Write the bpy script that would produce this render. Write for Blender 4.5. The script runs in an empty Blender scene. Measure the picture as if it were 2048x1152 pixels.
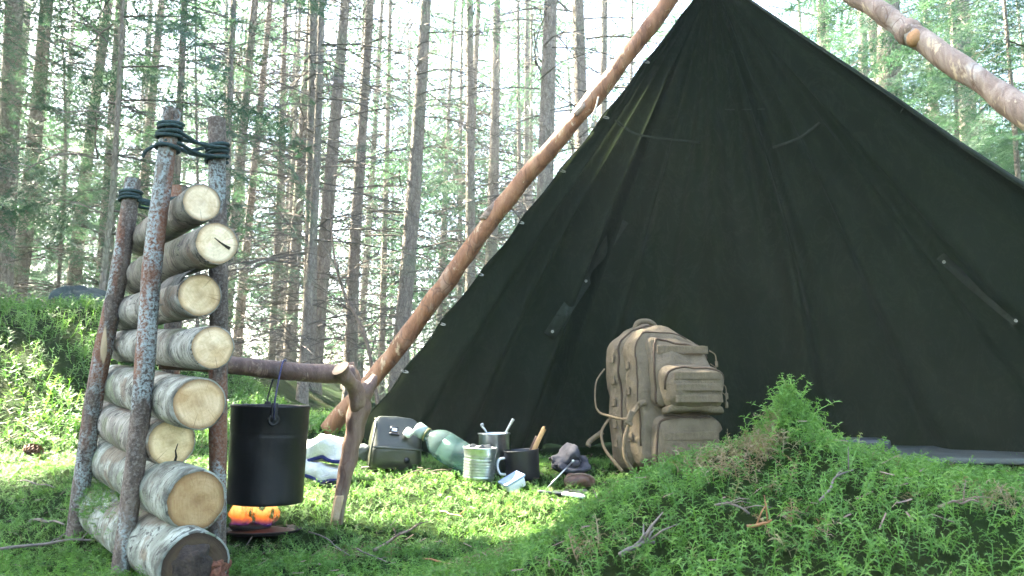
import bpy, bmesh, math, random
import numpy as np
from mathutils import Vector, Matrix, noise as mnoise
from mathutils.bvhtree import BVHTree

rad = math.radians
sc = bpy.context.scene
COL = sc.collection

# ------------------------------------------------------------------ camera, sky, sun, exposure
CAM = Vector((0.0, 0.0, 0.36)); PITCH = rad(7.4); FPX = 1580.0
cam_d = bpy.data.cameras.new('camera'); cam = bpy.data.objects.new('camera', cam_d); COL.objects.link(cam)
cam.location = CAM; cam.rotation_euler = (rad(90) + PITCH, 0, 0)
cam_d.sensor_width = 36; cam_d.lens = 36 * FPX / 2048; cam_d.clip_end = 400; cam_d.clip_start = 0.02
cam_d.dof.use_dof = True; cam_d.dof.focus_distance = 2.1; cam_d.dof.aperture_fstop = 16
sc.camera = cam

SUN = Vector((-0.70, 0.40, 0.78)).normalized()
world = bpy.data.worlds.new('World'); sc.world = world; world.use_nodes = True
wn = world.node_tree.nodes; wl = world.node_tree.links
bg = wn['Background']; sky = wn.new('ShaderNodeTexSky'); sky.sky_type = 'NISHITA'; sky.sun_disc = False
sky.sun_elevation = math.asin(SUN.z); sky.sun_rotation = math.atan2(SUN.x, SUN.y)
sky.air_density = 1.0; sky.dust_density = 2.5; sky.ozone_density = 1.0
wl.new(sky.outputs[0], bg.inputs['Color']); bg.inputs['Strength'].default_value = 0.07
sun_d = bpy.data.lights.new('sun', 'SUN'); sun_d.energy = 5.0; sun_d.angle = rad(0.6); sun_d.color = (1.0, 0.92, 0.74)
sun = bpy.data.objects.new('sun', sun_d); COL.objects.link(sun)
sun.rotation_euler = SUN.to_track_quat('Z', 'Y').to_euler(); sun.location = SUN * 30
sc.view_settings.view_transform = 'Standard'; sc.view_settings.look = 'None'
sc.view_settings.exposure = 4.45; sc.view_settings.gamma = 1.0; sc.view_settings.use_curve_mapping = False
sc.render.engine = 'CYCLES'
cy = sc.cycles
cy.use_denoising = True; cy.max_bounces = 6; cy.diffuse_bounces = 3; cy.glossy_bounces = 2
cy.transmission_bounces = 5; cy.volume_bounces = 0; cy.transparent_max_bounces = 8; cy.sample_clamp_indirect = 6
cy.caustics_reflective = False; cy.caustics_refractive = False
cy.use_adaptive_sampling = True; cy.adaptive_threshold = 0.025

def at(px, py, Y):
    """point on the ground plan distance Y seen in photo pixel (px, py)"""
    a = (px - 1024) / FPX; b = (576 - py) / FPX
    d = Vector((a, math.cos(PITCH) - b * math.sin(PITCH), math.sin(PITCH) + b * math.cos(PITCH)))
    return CAM + d * (Y / d.y)
def wpx(w, Y): return w * Y / FPX
RNG = np.random.default_rng(11)
R = random.Random(5)

# ------------------------------------------------------------------ node helpers and materials
class NT:
    def __init__(s, name):
        s.m = bpy.data.materials.new(name); s.m.use_nodes = True
        s.t = s.m.node_tree; s.t.nodes.clear()
        s.out = s.t.nodes.new('ShaderNodeOutputMaterial')
    def n(s, typ, _o=0, _p=None, **k):
        nd = s.t.nodes.new('ShaderNode' + typ)
        for a, v in (_p or {}).items(): setattr(nd, a, v)
        for a, v in k.items():
            key = int(a[1:]) if a[0] == 'i' and a[1:].isdigit() else a.replace('_', ' ')
            s.set(nd.inputs[key], v)
        return nd.outputs[_o]
    def set(s, inp, v):
        if isinstance(v, bpy.types.NodeSocket): s.t.links.new(v, inp)
        elif isinstance(v, tuple) and len(v) == 3 and inp.type == 'RGBA': inp.default_value = (*v, 1)
        else: inp.default_value = v
    def noise(s, vec, scale, detail=4, rough=0.6, dist=0.0):
        return s.n('TexNoise', 0, None, Vector=vec, Scale=scale, Detail=detail, Roughness=rough, Distortion=dist)
    def ramp(s, fac, stops):
        nd = s.t.nodes.new('ShaderNodeValToRGB'); s.t.links.new(fac, nd.inputs[0])
        el = nd.color_ramp.elements
        while len(el) < len(stops): el.new(0.5)
        for e, (p, c) in zip(el, stops):
            e.position = p; e.color = (*c, 1) if isinstance(c, tuple) else (c, c, c, 1)
        return nd.outputs[0]
    def mix(s, f, a, b, blend='MIX'):
        nd = s.t.nodes.new('ShaderNodeMix'); nd.data_type = 'RGBA'; nd.blend_type = blend
        s.set(nd.inputs[0], f); s.set(nd.inputs[6], a); s.set(nd.inputs[7], b)
        return nd.outputs[2]
    def math(s, op, a, b=0.0):
        return s.n('Math', 0, {'operation': op}, i0=a, i1=b)
    def obj(s): return s.n('TexCoord', 3)
    def mapping(s, vec, scale=(1, 1, 1), loc=(0, 0, 0), rot=(0, 0, 0)):
        return s.n('Mapping', 0, None, Vector=vec, Location=loc, Rotation=rot, Scale=scale)
    def bump(s, h, strength=0.5, dist=0.01):
        return s.n('Bump', 0, None, Height=h, Strength=strength, Distance=dist)
    def bsdf(s, **k):
        o = s.n('BsdfPrincipled', 0, None, **k); return o
    def done(s, sh):
        s.t.links.new(sh, s.out.inputs[0]); return s.m
    def rnd(s): return s.n('ObjectInfo', 5)
    def ocol(s): return s.n('ObjectInfo', 1)

def shifted(t):
    """object coordinates moved by the object's own random number"""
    v = t.obj(); r = t.rnd()
    c = t.n('CombineXYZ', 0, None, X=t.math('MULTIPLY', r, 37.0), Y=t.math('MULTIPLY', r, 91.0), Z=t.math('MULTIPLY', r, 53.0))
    return t.n('VectorMath', 0, {'operation': 'ADD'}, i0=v, i1=c)

def m_plain(name, col, rough=0.6, metal=0.0, var=0.25, scale=30, bump=0.2, dist=0.002, **k):
    t = NT(name); v = t.obj(); n = t.noise(v, scale, 5)
    d = tuple(max(0, c * (1 - var)) for c in col); l = tuple(min(1, c * (1 + var)) for c in col)
    c = t.ramp(n, [(0.3, d), (0.7, l)])
    return t.done(t.bsdf(Base_Color=c, Roughness=rough, Metallic=metal, Normal=t.bump(n, bump, dist), **k))

def m_bark_spruce():
    t = NT('spruce_bark'); v = shifted(t)
    n1 = t.noise(t.mapping(v, (9, 9, 3.5)), 2.2, 8, 0.7, 0.4); n2 = t.noise(v, 1.4, 3)
    vo = t.n('TexVoronoi', 0, {'feature': 'DISTANCE_TO_EDGE'}, Vector=t.mapping(v, (26, 26, 13)), Scale=1.2)
    base = t.ramp(n1, [(0.25, (0.09, 0.07, 0.055)), (0.5, (0.25, 0.205, 0.165)), (0.8, (0.43, 0.37, 0.30))])
    lich = t.mix(t.ramp(n2, [(0.5, 0.0), (0.68, 0.6)]), base, (0.20, 0.24, 0.15))
    col = t.mix(t.ramp(vo, [(0.0, 0.45), (0.12, 0.0)]), lich, (0.05, 0.04, 0.03))
    h = t.math('ADD', n1, t.math('MULTIPLY', t.math('MINIMUM', vo, 0.2), 2.0))
    return t.done(t.bsdf(Base_Color=col, Roughness=0.92, Normal=t.bump(h, 0.8, 0.03)))

def m_stake():
    """thin pole, bark partly stripped: grey lichen, brown bark, red inner bark, pale cuts"""
    t = NT('lichened_stake_bark'); v = shifted(t)
    a = t.noise(t.mapping(v, (1, 1, 0.35)), 22, 8, 0.72, 0.6)
    b = t.noise(t.mapping(v, (1, 1, 0.45)), 9, 4, 0.6, 0.4)
    c = t.noise(t.mapping(v, (1.3, 1.3, 0.22), (3, 1, 7)), 11, 4, 0.55, 0.3)
    fine = t.noise(v, 170, 5, 0.7)
    bark = t.ramp(a, [(0.3, (0.035, 0.027, 0.022)), (0.5, (0.11, 0.08, 0.06)), (0.72, (0.23, 0.18, 0.14))])
    red = t.mix(a, (0.10, 0.038, 0.022), (0.30, 0.14, 0.075))
    bark = t.mix(t.ramp(c, [(0.52, 0.0), (0.58, 1.0)]), bark, red)
    bark = t.mix(t.ramp(fine, [(0.50, 0.0), (0.62, 0.6)]), bark, (0.26, 0.23, 0.20)); bark = t.mix(t.ramp(fine, [(0.36, 0.6), (0.44, 0.0)]), bark, (0.02, 0.016, 0.013))
    lich = t.mix(fine, (0.14, 0.175, 0.175), (0.48, 0.54, 0.52))
    lm = t.math('MULTIPLY', t.ramp(b, [(0.54, 0.0), (0.60, 1.0)]), t.ramp(fine, [(0.42, 0.0), (0.55, 0.9)]))
    col = t.mix(lm, bark, lich)
    cut = t.noise(t.mapping(v, (1.4, 1.4, 0.3), (9, 4, 2)), 12, 2, 0.4)
    col = t.mix(t.ramp(cut, [(0.68, 0.0), (0.70, 1.0)]), col, (0.58, 0.44, 0.27))
    h = t.math('ADD', a, t.math('MULTIPLY', fine, 0.5))
    return t.done(t.bsdf(Base_Color=col, Roughness=0.85, Normal=t.bump(h, 0.9, 0.006)))

def m_pine_pole(name, c0, c1, c2, pale, grey):
    t = NT(name); v = shifted(t)
    a = t.noise(t.mapping(v, (1, 1, 0.3)), 17, 8, 0.72, 0.8)
    b = t.noise(t.mapping(v, (1, 1, 0.5)), 7, 5, 0.6, 0.5)
    p = t.noise(t.mapping(v, (1, 1, 0.4), (5, 2, 8)), 26, 6, 0.7, 0.5)
    col = t.ramp(a, [(0.28, c0), (0.5, c1), (0.72, c2)])
    col = t.mix(t.ramp(p, [(0.58, 0.0), (0.64, 0.85)]), col, pale)
    col = t.mix(t.ramp(b, [(0.56, 0.0), (0.64, 0.75)]), col, grey)
    fl = t.n('TexVoronoi', 0, {'feature': 'DISTANCE_TO_EDGE'}, Vector=t.n('VectorMath', 0, {'operation': 'ADD'}, i0=t.mapping(v, (22, 22, 7)), i1=t.n('TexNoise', 1, None, Vector=v, Scale=12.0)), Scale=1.0)
    col = t.mix(t.math('MULTIPLY', t.ramp(fl, [(0.0, 0.7), (0.05, 0.0)]), t.ramp(b, [(0.45, 0.0), (0.55, 1.0)])), col, (0.10, 0.04, 0.02))
    h = t.math('ADD', t.math('ADD', a, p), t.math('MINIMUM', fl, 0.25))
    return t.done(t.bsdf(Base_Color=col, Roughness=0.62, Normal=t.bump(h, 0.7, 0.008)))

def m_birch():
    t = NT('birch_bark'); v = shifted(t)
    sep = t.n('SeparateXYZ', 2, None, Vector=v)
    band = t.noise(t.mapping(v, (24, 24, 190)), 1.0, 3, 0.6, 0.25)
    big = t.noise(t.mapping(v, (1, 1, 1.0)), 15, 6, 0.65, 0.6)
    pat = t.noise(t.mapping(v, (1.3, 1.3, 1.0), (4, 7, 1)), 8, 4, 0.6)
    fine = t.noise(v, 150, 5, 0.7)
    w = t.ramp(big, [(0.34, (0.10, 0.092, 0.075)), (0.47, (0.25, 0.25, 0.215)), (0.64, (0.48, 0.475, 0.43))])
    w = t.mix(t.ramp(pat, [(0.55, 0.0), (0.60, 0.75)]), w, (0.19, 0.13, 0.085))
    w = t.mix(t.ramp(pat, [(0.36, 0.6), (0.43, 0.0)]), w, (0.14, 0.18, 0.08))
    ck = t.noise(t.mapping(v, (24, 24, 15), (2, 9, 4)), 1.0, 7, 0.75, 1.5)
    w = t.mix(t.ramp(ck, [(0.585, 0.0), (0.61, 0.9)]), w, (0.03, 0.025, 0.02))
    col = t.mix(t.ramp(band, [(0.57, 0.0), (0.61, 0.85)]), w, (0.055, 0.045, 0.04))
    col = t.mix(1.0, col, t.ocol(), 'MULTIPLY')
    h = t.math('ADD', t.math('ADD', big, t.math('MULTIPLY', fine, 0.6)), t.math('MULTIPLY', ck, -0.9))
    return t.done(t.bsdf(Base_Color=col, Roughness=0.7, Normal=t.bump(h, 0.8, 0.008)))

def m_cut_wood():
    t = NT('cut_wood_end'); v = t.obj()
    vs = shifted(t)
    warp = t.noise(vs, 18, 3); sep = t.n('SeparateXYZ', 0, None, Vector=v); sy = t.n('SeparateXYZ', 1, None, Vector=v)
    r = t.n('VectorMath', 1, {'operation': 'LENGTH'}, i0=t.mapping(v, (1, 1, 0)))
    rr = t.math('ADD', r, t.math('MULTIPLY', warp, 0.012))
    ring = t.math('SINE', t.math('MULTIPLY', rr, 900.0))
    fine = t.noise(vs, 210, 5, 0.75); big = t.noise(vs, 26, 5, 0.6, 0.5)
    saw = t.noise(t.mapping(vs, (500, 30, 1), rot=(0, 0, 0.6)), 1.0, 3)
    col = t.ramp(big, [(0.30, (0.52, 0.37, 0.21)), (0.48, (0.68, 0.53, 0.35)), (0.7, (0.82, 0.69, 0.51))])
    col = t.mix(t.math('MULTIPLY', t.math('ADD', ring, 1.0), 0.045), col, (0.36, 0.22, 0.10))
    col = t.mix(t.ramp(saw, [(0.45, 0.0), (0.75, 0.25)]), col, (0.40, 0.26, 0.12))
    col = t.mix(t.ramp(fine, [(0.55, 0.0), (0.8, 0.45)]), col, (0.30, 0.18, 0.08))
    rn = t.n('Attribute', 2, {'attribute_name': 'rn'}); nd = t.n('VectorMath', 0, {'operation': 'NORMALIZE'}, i0=t.mapping(v, (1, 1, 0)))
    rnn = t.math('ADD', rn, t.math('MULTIPLY', t.math('SUBTRACT', big, .5), .30))
    col = t.mix(t.ramp(rnn, [(0.80, 0.0), (0.93, 0.55), (1.0, 0.85)]), col, (0.20, 0.115, 0.05))
    col = t.mix(t.ramp(rnn, [(0.05, 0.35), (0.22, 0.12), (0.30, 0.0)]), col, (0.30, 0.17, 0.08))
    rc_ = t.noise(t.n('VectorMath', 0, {'operation': 'ADD'}, i0=t.mapping(nd, (5, 5, 5)), i1=t.n('CombineXYZ', 0, None, Z=t.math('MULTIPLY', t.rnd(), 60.0))), 1.6, 4, 0.75)
    col = t.mix(t.math('MULTIPLY', t.ramp(rc_, [(0.60, 0.0), (0.66, 0.6)]), t.ramp(rnn, [(0.25, 0.0), (0.6, 1.0)])), col, (0.24, 0.13, 0.06))
    col = t.mix(1.0, col, t.ocol(), 'MULTIPLY')
    h = t.math('ADD', t.math('ADD', fine, saw), t.math('MULTIPLY', ring, 0.1))
    return t.done(t.bsdf(Base_Color=col, Roughness=0.8, Normal=t.bump(h, 0.5, 0.002)))

def m_leafy(name, dark, mid, light, trans=0.45, rough=0.55, tcol=(1.0, 1.15, 0.55)):
    """foliage: 'tint' attribute, x = which plant, y = how far up the shoot"""
    t = NT(name); at_ = t.n('Attribute', 1, {'attribute_name': 'tint'})
    r = t.n('SeparateXYZ', 0, None, Vector=at_); up = t.n('SeparateXYZ', 1, None, Vector=at_); br = t.n('SeparateXYZ', 2, None, Vector=at_)
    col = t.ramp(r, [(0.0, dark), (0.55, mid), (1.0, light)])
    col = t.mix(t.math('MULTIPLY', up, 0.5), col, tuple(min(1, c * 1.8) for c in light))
    col = t.mix(br, col, t.mix(r, (0.17, 0.10, 0.06), (0.34, 0.25, 0.19)))
    d = t.bsdf(Base_Color=col, Roughness=rough, Specular_IOR_Level=0.35)
    tr = t.n('BsdfTranslucent', 0, None, Color=t.mix(1.0, col, tcol, 'MULTIPLY'))
    return t.done(t.n('MixShader', 0, None, i0=trans, i1=d, i2=tr))

def m_ground():
    t = NT('forest_floor'); v = t.obj()
    a = t.noise(v, 1.3, 6, 0.6); b = t.noise(v, 14, 8, 0.75); c = t.noise(v, 90, 6, 0.8)
    col = t.ramp(a, [(0.35, (0.014, 0.030, 0.007)), (0.55, (0.024, 0.048, 0.011)), (0.75, (0.045, 0.040, 0.018))])
    col = t.mix(t.ramp(b, [(0.5, 0.0), (0.75, 0.7)]), col, (0.035, 0.075, 0.018))
    col = t.mix(t.ramp(c, [(0.58, 0.0), (0.7, 0.6)]), col, (0.045, 0.028, 0.014))
    h = t.math('ADD', t.math('MULTIPLY', b, 1.0), t.math('MULTIPLY', c, 0.5))
    return t.done(t.bsdf(Base_Color=col, Roughness=0.95, Specular_IOR_Level=0.05, Normal=t.bump(h, 1.0, 0.05)))

def m_canvas():
    t = NT('olive_canvas'); v = t.obj()
    a = t.noise(v, 2.2, 5, 0.6); b = t.noise(v, 25, 5, 0.6)
    wv = t.noise(v, 900, 2)
    cr = t.noise(t.mapping(v, (6, 6, 2.5)), 1.6, 6, 0.62, 1.2)
    col = t.ramp(a, [(0.3, (0.008, 0.0115, 0.0068)), (0.7, (0.016, 0.0215, 0.013))])
    col = t.mix(t.ramp(b, [(0.55, 0.0), (0.8, 0.35)]), col, (0.022, 0.027, 0.018))
    cl = t.noise(t.mapping(v, (3, 3, 1.2), (2, 3, 4)), 3.0, 5, 0.7, 1.5); rdg = t.math('ABSOLUTE', t.math('SUBTRACT', cl, 0.5))
    col = t.mix(t.ramp(rdg, [(0.0, 0.22), (0.03, 0.0)]), col, (0.045, 0.055, 0.037))
    h = t.math('ADD', t.math('MULTIPLY', cr, 1.0), t.math('MULTIPLY', wv, 0.05))
    return t.done(t.n('MixShader', 0, None, i0=.10, i1=t.bsdf(Base_Color=col, Roughness=0.85, Normal=t.bump(h, 0.28, 0.02), Specular_IOR_Level=0.12), i2=t.n('BsdfTranslucent', 0, None, Color=(.046, .066, .034))))

def m_fabric(name, col, scale=420, wr=20, bump=0.8, rough=0.9):
    t = NT(name); v = t.obj()
    a = t.noise(v, wr, 5, 0.6, 0.6); w = t.noise(v, scale, 3, 0.7)
    c = t.ramp(a, [(0.3, tuple(x * 0.78 for x in col)), (0.7, tuple(min(1, x * 1.15) for x in col))])
    c = t.mix(t.ramp(w, [(0.35, 0.3), (0.6, 0.0)]), c, tuple(x * 0.5 for x in col))
    h = t.math('ADD', t.math('MULTIPLY', a, 1.0), t.math('MULTIPLY', w, 0.08))
    return t.done(t.bsdf(Base_Color=c, Roughness=rough, Normal=t.bump(h, bump, 0.012), Specular_IOR_Level=0.2))

def m_flame():
    t = NT('flame'); v = t.obj(); z = t.n('SeparateXYZ', 2, None, Vector=v)
    f = t.math('DIVIDE', z, 0.085)
    n = t.noise(t.mapping(v, (1, 1, 0.22)), 130, 3, 0.5, 0.8)
    col = t.ramp(f, [(0.0, (0.08, 0.04, 0.30)), (0.10, (0.45, 0.10, 0.10)), (0.22, (1.0, 0.22, 0.03)), (0.5, (1.0, 0.50, 0.14)), (0.75, (1.0, 0.62, 0.22)), (1.0, (1.0, 0.28, 0.03))])
    st = t.math('MULTIPLY', t.ramp(f, [(0.0, 0.1), (0.35, 0.5), (0.7, 1.0), (1.0, 0.7)]), 0.20)
    em = t.n('Emission', 0, None, Color=col, Strength=st)
    lw = t.n('LayerWeight', 1, None, Blend=0.35)
    a = t.math('MULTIPLY', t.ramp(n, [(0.43, 0.0), (0.53, 1.0)]), t.ramp(lw, [(0.0, 0.62), (0.6, 0.35), (1.0, 0.0)]))
    return t.done(t.n('MixShader', 0, None, i0=a, i1=t.n('BsdfTransparent'), i2=em))

M = {}
def build_materials():
    M['ground'] = m_ground(); M['spruce'] = m_bark_spruce(); M['stake'] = m_stake()
    M['pine'] = m_pine_pole('red_pine_pole', (0.11, 0.042, 0.020), (0.30, 0.130, 0.060), (0.48, 0.25, 0.13), (0.64, 0.46, 0.29), (0.38, 0.24, 0.16))
    M['pine_grey'] = m_pine_pole('pale_pine_pole', (0.11, 0.07, 0.05), (0.27, 0.185, 0.135), (0.46, 0.355, 0.28), (0.62, 0.47, 0.30), (0.42, 0.37, 0.33))
    M['beam'] = m_pine_pole('beam_bark', (0.040, 0.022, 0.018), (0.11, 0.062, 0.046), (0.20, 0.125, 0.09), (0.28, 0.20, 0.14), (0.17, 0.145, 0.125))
    M['fork'] = m_pine_pole('fork_bark', (0.055, 0.03, 0.024), (0.17, 0.10, 0.07), (0.29, 0.20, 0.145), (0.33, 0.18, 0.10), (0.26, 0.20, 0.15))
    M['birch'] = m_birch(); M['cut'] = m_cut_wood()
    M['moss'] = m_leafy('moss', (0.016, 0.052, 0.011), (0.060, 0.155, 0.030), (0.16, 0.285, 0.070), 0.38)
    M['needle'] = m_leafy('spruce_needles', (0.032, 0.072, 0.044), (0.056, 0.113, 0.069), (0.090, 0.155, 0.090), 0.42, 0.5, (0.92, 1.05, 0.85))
    M['deadtwig'] = m_plain('dead_branch', (0.115, 0.095, 0.078), 0.9, var=0.4, scale=4)
    M['canvas'] = m_canvas(); M['hem'] = m_fabric('canvas_hem', (0.034, 0.042, 0.030), 500, 30)
    M['brass'] = m_plain('dull_button', (0.36, 0.36, 0.32), 0.4, 0.8)
    M['tan'] = m_fabric('coyote_nylon', (0.162, 0.126, 0.083)); M['tan_web'] = m_fabric('coyote_webbing', (0.155, 0.118, 0.075), 700, 60, 0.3)
    M['zip'] = m_plain('zipper_brown', (0.055, 0.034, 0.018), 0.85, bump=0.5, scale=300)
    M['olive_rubber'] = m_plain('olive_rubber', (0.042, 0.044, 0.030), 0.33, var=0.15, scale=18, bump=0.25, dist=0.006)
    M['black_pot'] = m_plain('black_enamel', (0.0035, 0.004, 0.0045), 0.42, var=0.5, scale=20, bump=0.06, dist=0.003, Specular_IOR_Level=0.3)
    t = NT('sooty_enamel'); v = t.obj(); n = t.noise(v, 14, 6, 0.7); st = t.noise(t.mapping(v, (60, 60, 5)), 1.0, 4, 0.6); fz = t.noise(v, 160, 4, 0.7)
    c = t.mix(t.ramp(st, [(0.5, 0.0), (0.75, 0.5)]), t.ramp(n, [(0.3, (0.0025, 0.003, 0.0035)), (0.7, (0.008, 0.008, 0.009))]), (0.02, 0.018, 0.015))
    c = t.mix(t.ramp(fz, [(0.66, 0.0), (0.72, 0.5)]), c, (0.04, 0.035, 0.03))
    M['black_pot'] = t.done(t.bsdf(Base_Color=c, Roughness=t.ramp(n, [(0.3, 0.28), (0.7, 0.6)]), Specular_IOR_Level=0.35, Normal=t.bump(t.math('ADD', n, t.math('MULTIPLY', fz, .15)), 0.12, 0.008)))
    M['soot'] = m_plain('soot_iron', (0.02, 0.015, 0.013), 0.75, var=0.5, scale=40, bump=0.6)
    M['rust'] = m_plain('rust_brown', (0.10, 0.03, 0.022), 0.6, var=0.5, scale=40)
    M['wire'] = m_plain('blued_wire', (0.05, 0.05, 0.11), 0.3, 0.7)
    M['steel'] = m_plain('brushed_steel', (0.55, 0.56, 0.58), 0.28, 0.95, var=0.15, scale=90, bump=0.1)
    M['tin'] = m_plain('tin', (0.45, 0.48, 0.47), 0.33, 0.9, var=0.2, scale=60, bump=0.1)
    M['dark_steel'] = m_plain('dark_steel', (0.012, 0.012, 0.015), 0.4, 0.0, var=0.4)
    M['handle_wood'] = m_plain('handle_wood', (0.48, 0.27, 0.11), 0.5, scale=60)
    M['dark_wood'] = m_plain('dark_handle', (0.10, 0.05, 0.03), 0.5, scale=60)
    M['white_cloth'] = m_fabric('white_terry', (0.72, 0.71, 0.70), 260, 22, 0.8)
    M['blue_trim'] = m_fabric('navy_trim', (0.03, 0.035, 0.13), 400, 40, 0.3)
    M['grey_felt'] = m_fabric('grey_wool', (0.05, 0.05, 0.06), 300, 25, 0.5)
    M['grey_mat'] = m_fabric('grey_foam_mat', (0.11, 0.125, 0.115), 200, 8, 0.5)
    M['black_plastic'] = m_plain('black_plastic', (0.035, 0.04, 0.045), 0.45, var=0.3)
    M['white_plastic'] = m_plain('white_plastic', (0.68, 0.70, 0.73), 0.4, var=0.08)
    M['blue_plastic'] = m_plain('clear_blue_plastic', (0.30, 0.38, 0.56), 0.25, var=0.15)
    M['cap_plastic'] = m_plain('grey_green_cap', (0.26, 0.33, 0.32), 0.4, var=0.1)
    M['olive_strap'] = m_plain('olive_strap', (0.15, 0.15, 0.05), 0.6)
    M['cord'] = m_fabric('green_grey_cord', (0.05, 0.08, 0.078), 600, 200, 0.6)
    M['pale_cord'] = m_fabric('pale_cord', (0.42, 0.40, 0.36), 600, 200, 0.6)
    M['crack'] = m_plain('wood_crack', (0.02, 0.012, 0.008), 0.95)
    M['rotten'] = m_plain('rotten_red_wood', (0.19, 0.075, 0.042), 0.9, var=0.6, scale=120, bump=1.0, dist=0.01)
    M['rot_dark'] = m_plain('rotten_dark_wood', (0.04, 0.028, 0.02), 0.9, var=0.6, scale=90, bump=1.0, dist=0.01)
    M['stone'] = m_plain('dark_stone', (0.035, 0.05, 0.045), 0.9, var=0.5, scale=6, bump=0.9, dist=0.05)
    M['cone'] = m_plain('spruce_cone_scale', (0.16, 0.075, 0.045), 0.6, var=0.5, scale=90)
    M['stick'] = m_plain('bleached_stick', (0.15, 0.128, 0.108), 0.85, var=0.4, scale=60, bump=0.6)
    M['stick_brown'] = m_plain('brown_stick', (0.17, 0.12, 0.09), 0.85, var=0.5, scale=70, bump=0.8)
    M['stick_orange'] = m_plain('fresh_stick', (0.27, 0.13, 0.055), 0.7, var=0.3, scale=70)
    M['flame'] = m_flame()
    t = NT('bottle_plastic'); v = t.obj(); n = t.noise(v, 30, 4)
    gl = t.bsdf(Base_Color=(0.16, 0.22, 0.21), Roughness=0.2, Specular_IOR_Level=0.8, Normal=t.bump(n, 0.1, 0.003))
    tr = t.n('BsdfTranslucent', 0, None, Color=(0.30, 0.40, 0.38)); tp = t.n('BsdfTransparent', 0, None, Color=(0.62, 0.80, 0.76))
    M['bottle'] = t.done(t.n('MixShader', 0, None, i0=0.6, i1=t.n('MixShader', 0, None, i0=0.40, i1=gl, i2=tr), i2=tp))
build_materials()

# ------------------------------------------------------------------ object helpers
WM = {}   # world matrix of every object as placed
def tag(o, label=None, cat=None, group=None, kind=None):
    for k, v in (('label', label), ('category', cat), ('group', group), ('kind', kind)):
        if v: o[k] = v
    return o
def thing(name, label, cat, loc, group=None):
    o = bpy.data.objects.new(name, None); COL.objects.link(o); o.location = loc; o.empty_display_size = 0.05
    WM[o] = Matrix.Translation(Vector(loc)); return tag(o, label, cat, group)
def place(o, parent=None, Mw=None):
    COL.objects.link(o); Mw = Mw or Matrix.Identity(4); o.matrix_basis = Mw; WM[o] = Mw.copy()
    if parent is not None:
        o.parent = parent; o.matrix_parent_inverse = WM[parent].inverted()
    return o
def mesh_from(name, V, F, mat, smooth=True):
    me = bpy.data.meshes.new(name); me.from_pydata([tuple(map(float, v)) for v in V], [], [tuple(map(int, f)) for f in F])
    if mat: me.materials.append(mat)
    if smooth: me.polygons.foreach_set('use_smooth', [True] * len(me.polygons))
    me.update(); return me
def part(name, VF, mat, parent=None, Mw=None, smooth=True, color=None):
    o = bpy.data.objects.new(name, mesh_from(name, VF[0], VF[1], mat, smooth))
    if color: o.color = (*color, 1)
    return place(o, parent, Mw)
def big_mesh(name, V, F, mat, tint=None, smooth=False):
    me = bpy.data.meshes.new(name); V = np.asarray(V, np.float32); F = np.asarray(F, np.int32)
    me.vertices.add(len(V)); me.vertices.foreach_set('co', V.ravel())
    me.loops.add(F.size); me.loops.foreach_set('vertex_index', F.ravel())
    me.polygons.add(len(F)); me.polygons.foreach_set('loop_start', np.arange(0, F.size, F.shape[1], dtype=np.int32))
    if tint is not None:
        a = me.attributes.new('tint', 'FLOAT_VECTOR', 'POINT'); a.data.foreach_set('vector', np.asarray(tint, np.float32).ravel())
    me.materials.append(mat); me.update(calc_edges=True)
    if smooth: me.polygons.foreach_set('use_smooth', [True] * len(F))
    return me
def join(parts):
    V, F, o = [], [], 0
    for v, f in parts:
        V += list(v); F += [tuple(i + o for i in q) for q in f]; o += len(v)
    return V, F

def frames(P):
    P = [Vector(p) for p in P]; n = len(P); T = []
    for i in range(n):
        T.append((P[min(i + 1, n - 1)] - P[max(i - 1, 0)]).normalized())
    a = Vector((0, 0, 1)) if abs(T[0].z) < 0.9 else Vector((1, 0, 0))
    N = T[0].cross(a).normalized(); out = []
    for i in range(n):
        N = (N - T[i] * N.dot(T[i])).normalized(); out.append((P[i], N, T[i].cross(N)))
    return out
def tube(P, r, n=8, caps=True, wob=0.0, wsc=9.0, seed=0.0):
    V, F = [], []; fr = frames(P); m = len(fr)
    rr = r if hasattr(r, '__len__') else [r] * m
    for i, (p, N, B) in enumerate(fr):
        for k in range(n):
            a = 2 * math.pi * k / n; d = N * math.cos(a) + B * math.sin(a); q = p + d * rr[i]
            if wob: q = p + d * rr[i] * (1 + wob * mnoise.noise(q * wsc + Vector((seed, seed, 0))))
            V.append(q)
    for i in range(m - 1):
        for k in range(n):
            k2 = (k + 1) % n; F.append((i * n + k, i * n + k2, (i + 1) * n + k2, (i + 1) * n + k))
    if caps: F.append(tuple(range(n - 1, -1, -1))); F.append(tuple((m - 1) * n + k for k in range(n)))
    return V, F
def curve(P, n):
    """Catmull-Rom through P"""
    P = [Vector(p) for p in P]; Q = [P[0] * 2 - P[1]] + P + [P[-1] * 2 - P[-2]]; out = []
    for s in range(len(P) - 1):
        a, b, c, d = Q[s:s + 4]
        for i in range(n):
            t = i / n
            out.append(0.5 * ((2 * b) + (c - a) * t + (2 * a - 5 * b + 4 * c - d) * t * t + (3 * b - a - 3 * c + d) * t ** 3))
    out.append(P[-1]); return out
def lathe(prof, n=32, closed=False):
    V, F = [], []; m = len(prof)
    for r, z in prof:
        for k in range(n):
            a = 2 * math.pi * k / n; V.append(Vector((r * math.cos(a), r * math.sin(a), z)))
    for i in range(m - 1):
        for k in range(n):
            k2 = (k + 1) % n; F.append((i * n + k, i * n + k2, (i + 1) * n + k2, (i + 1) * n + k))
    return V, F
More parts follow.
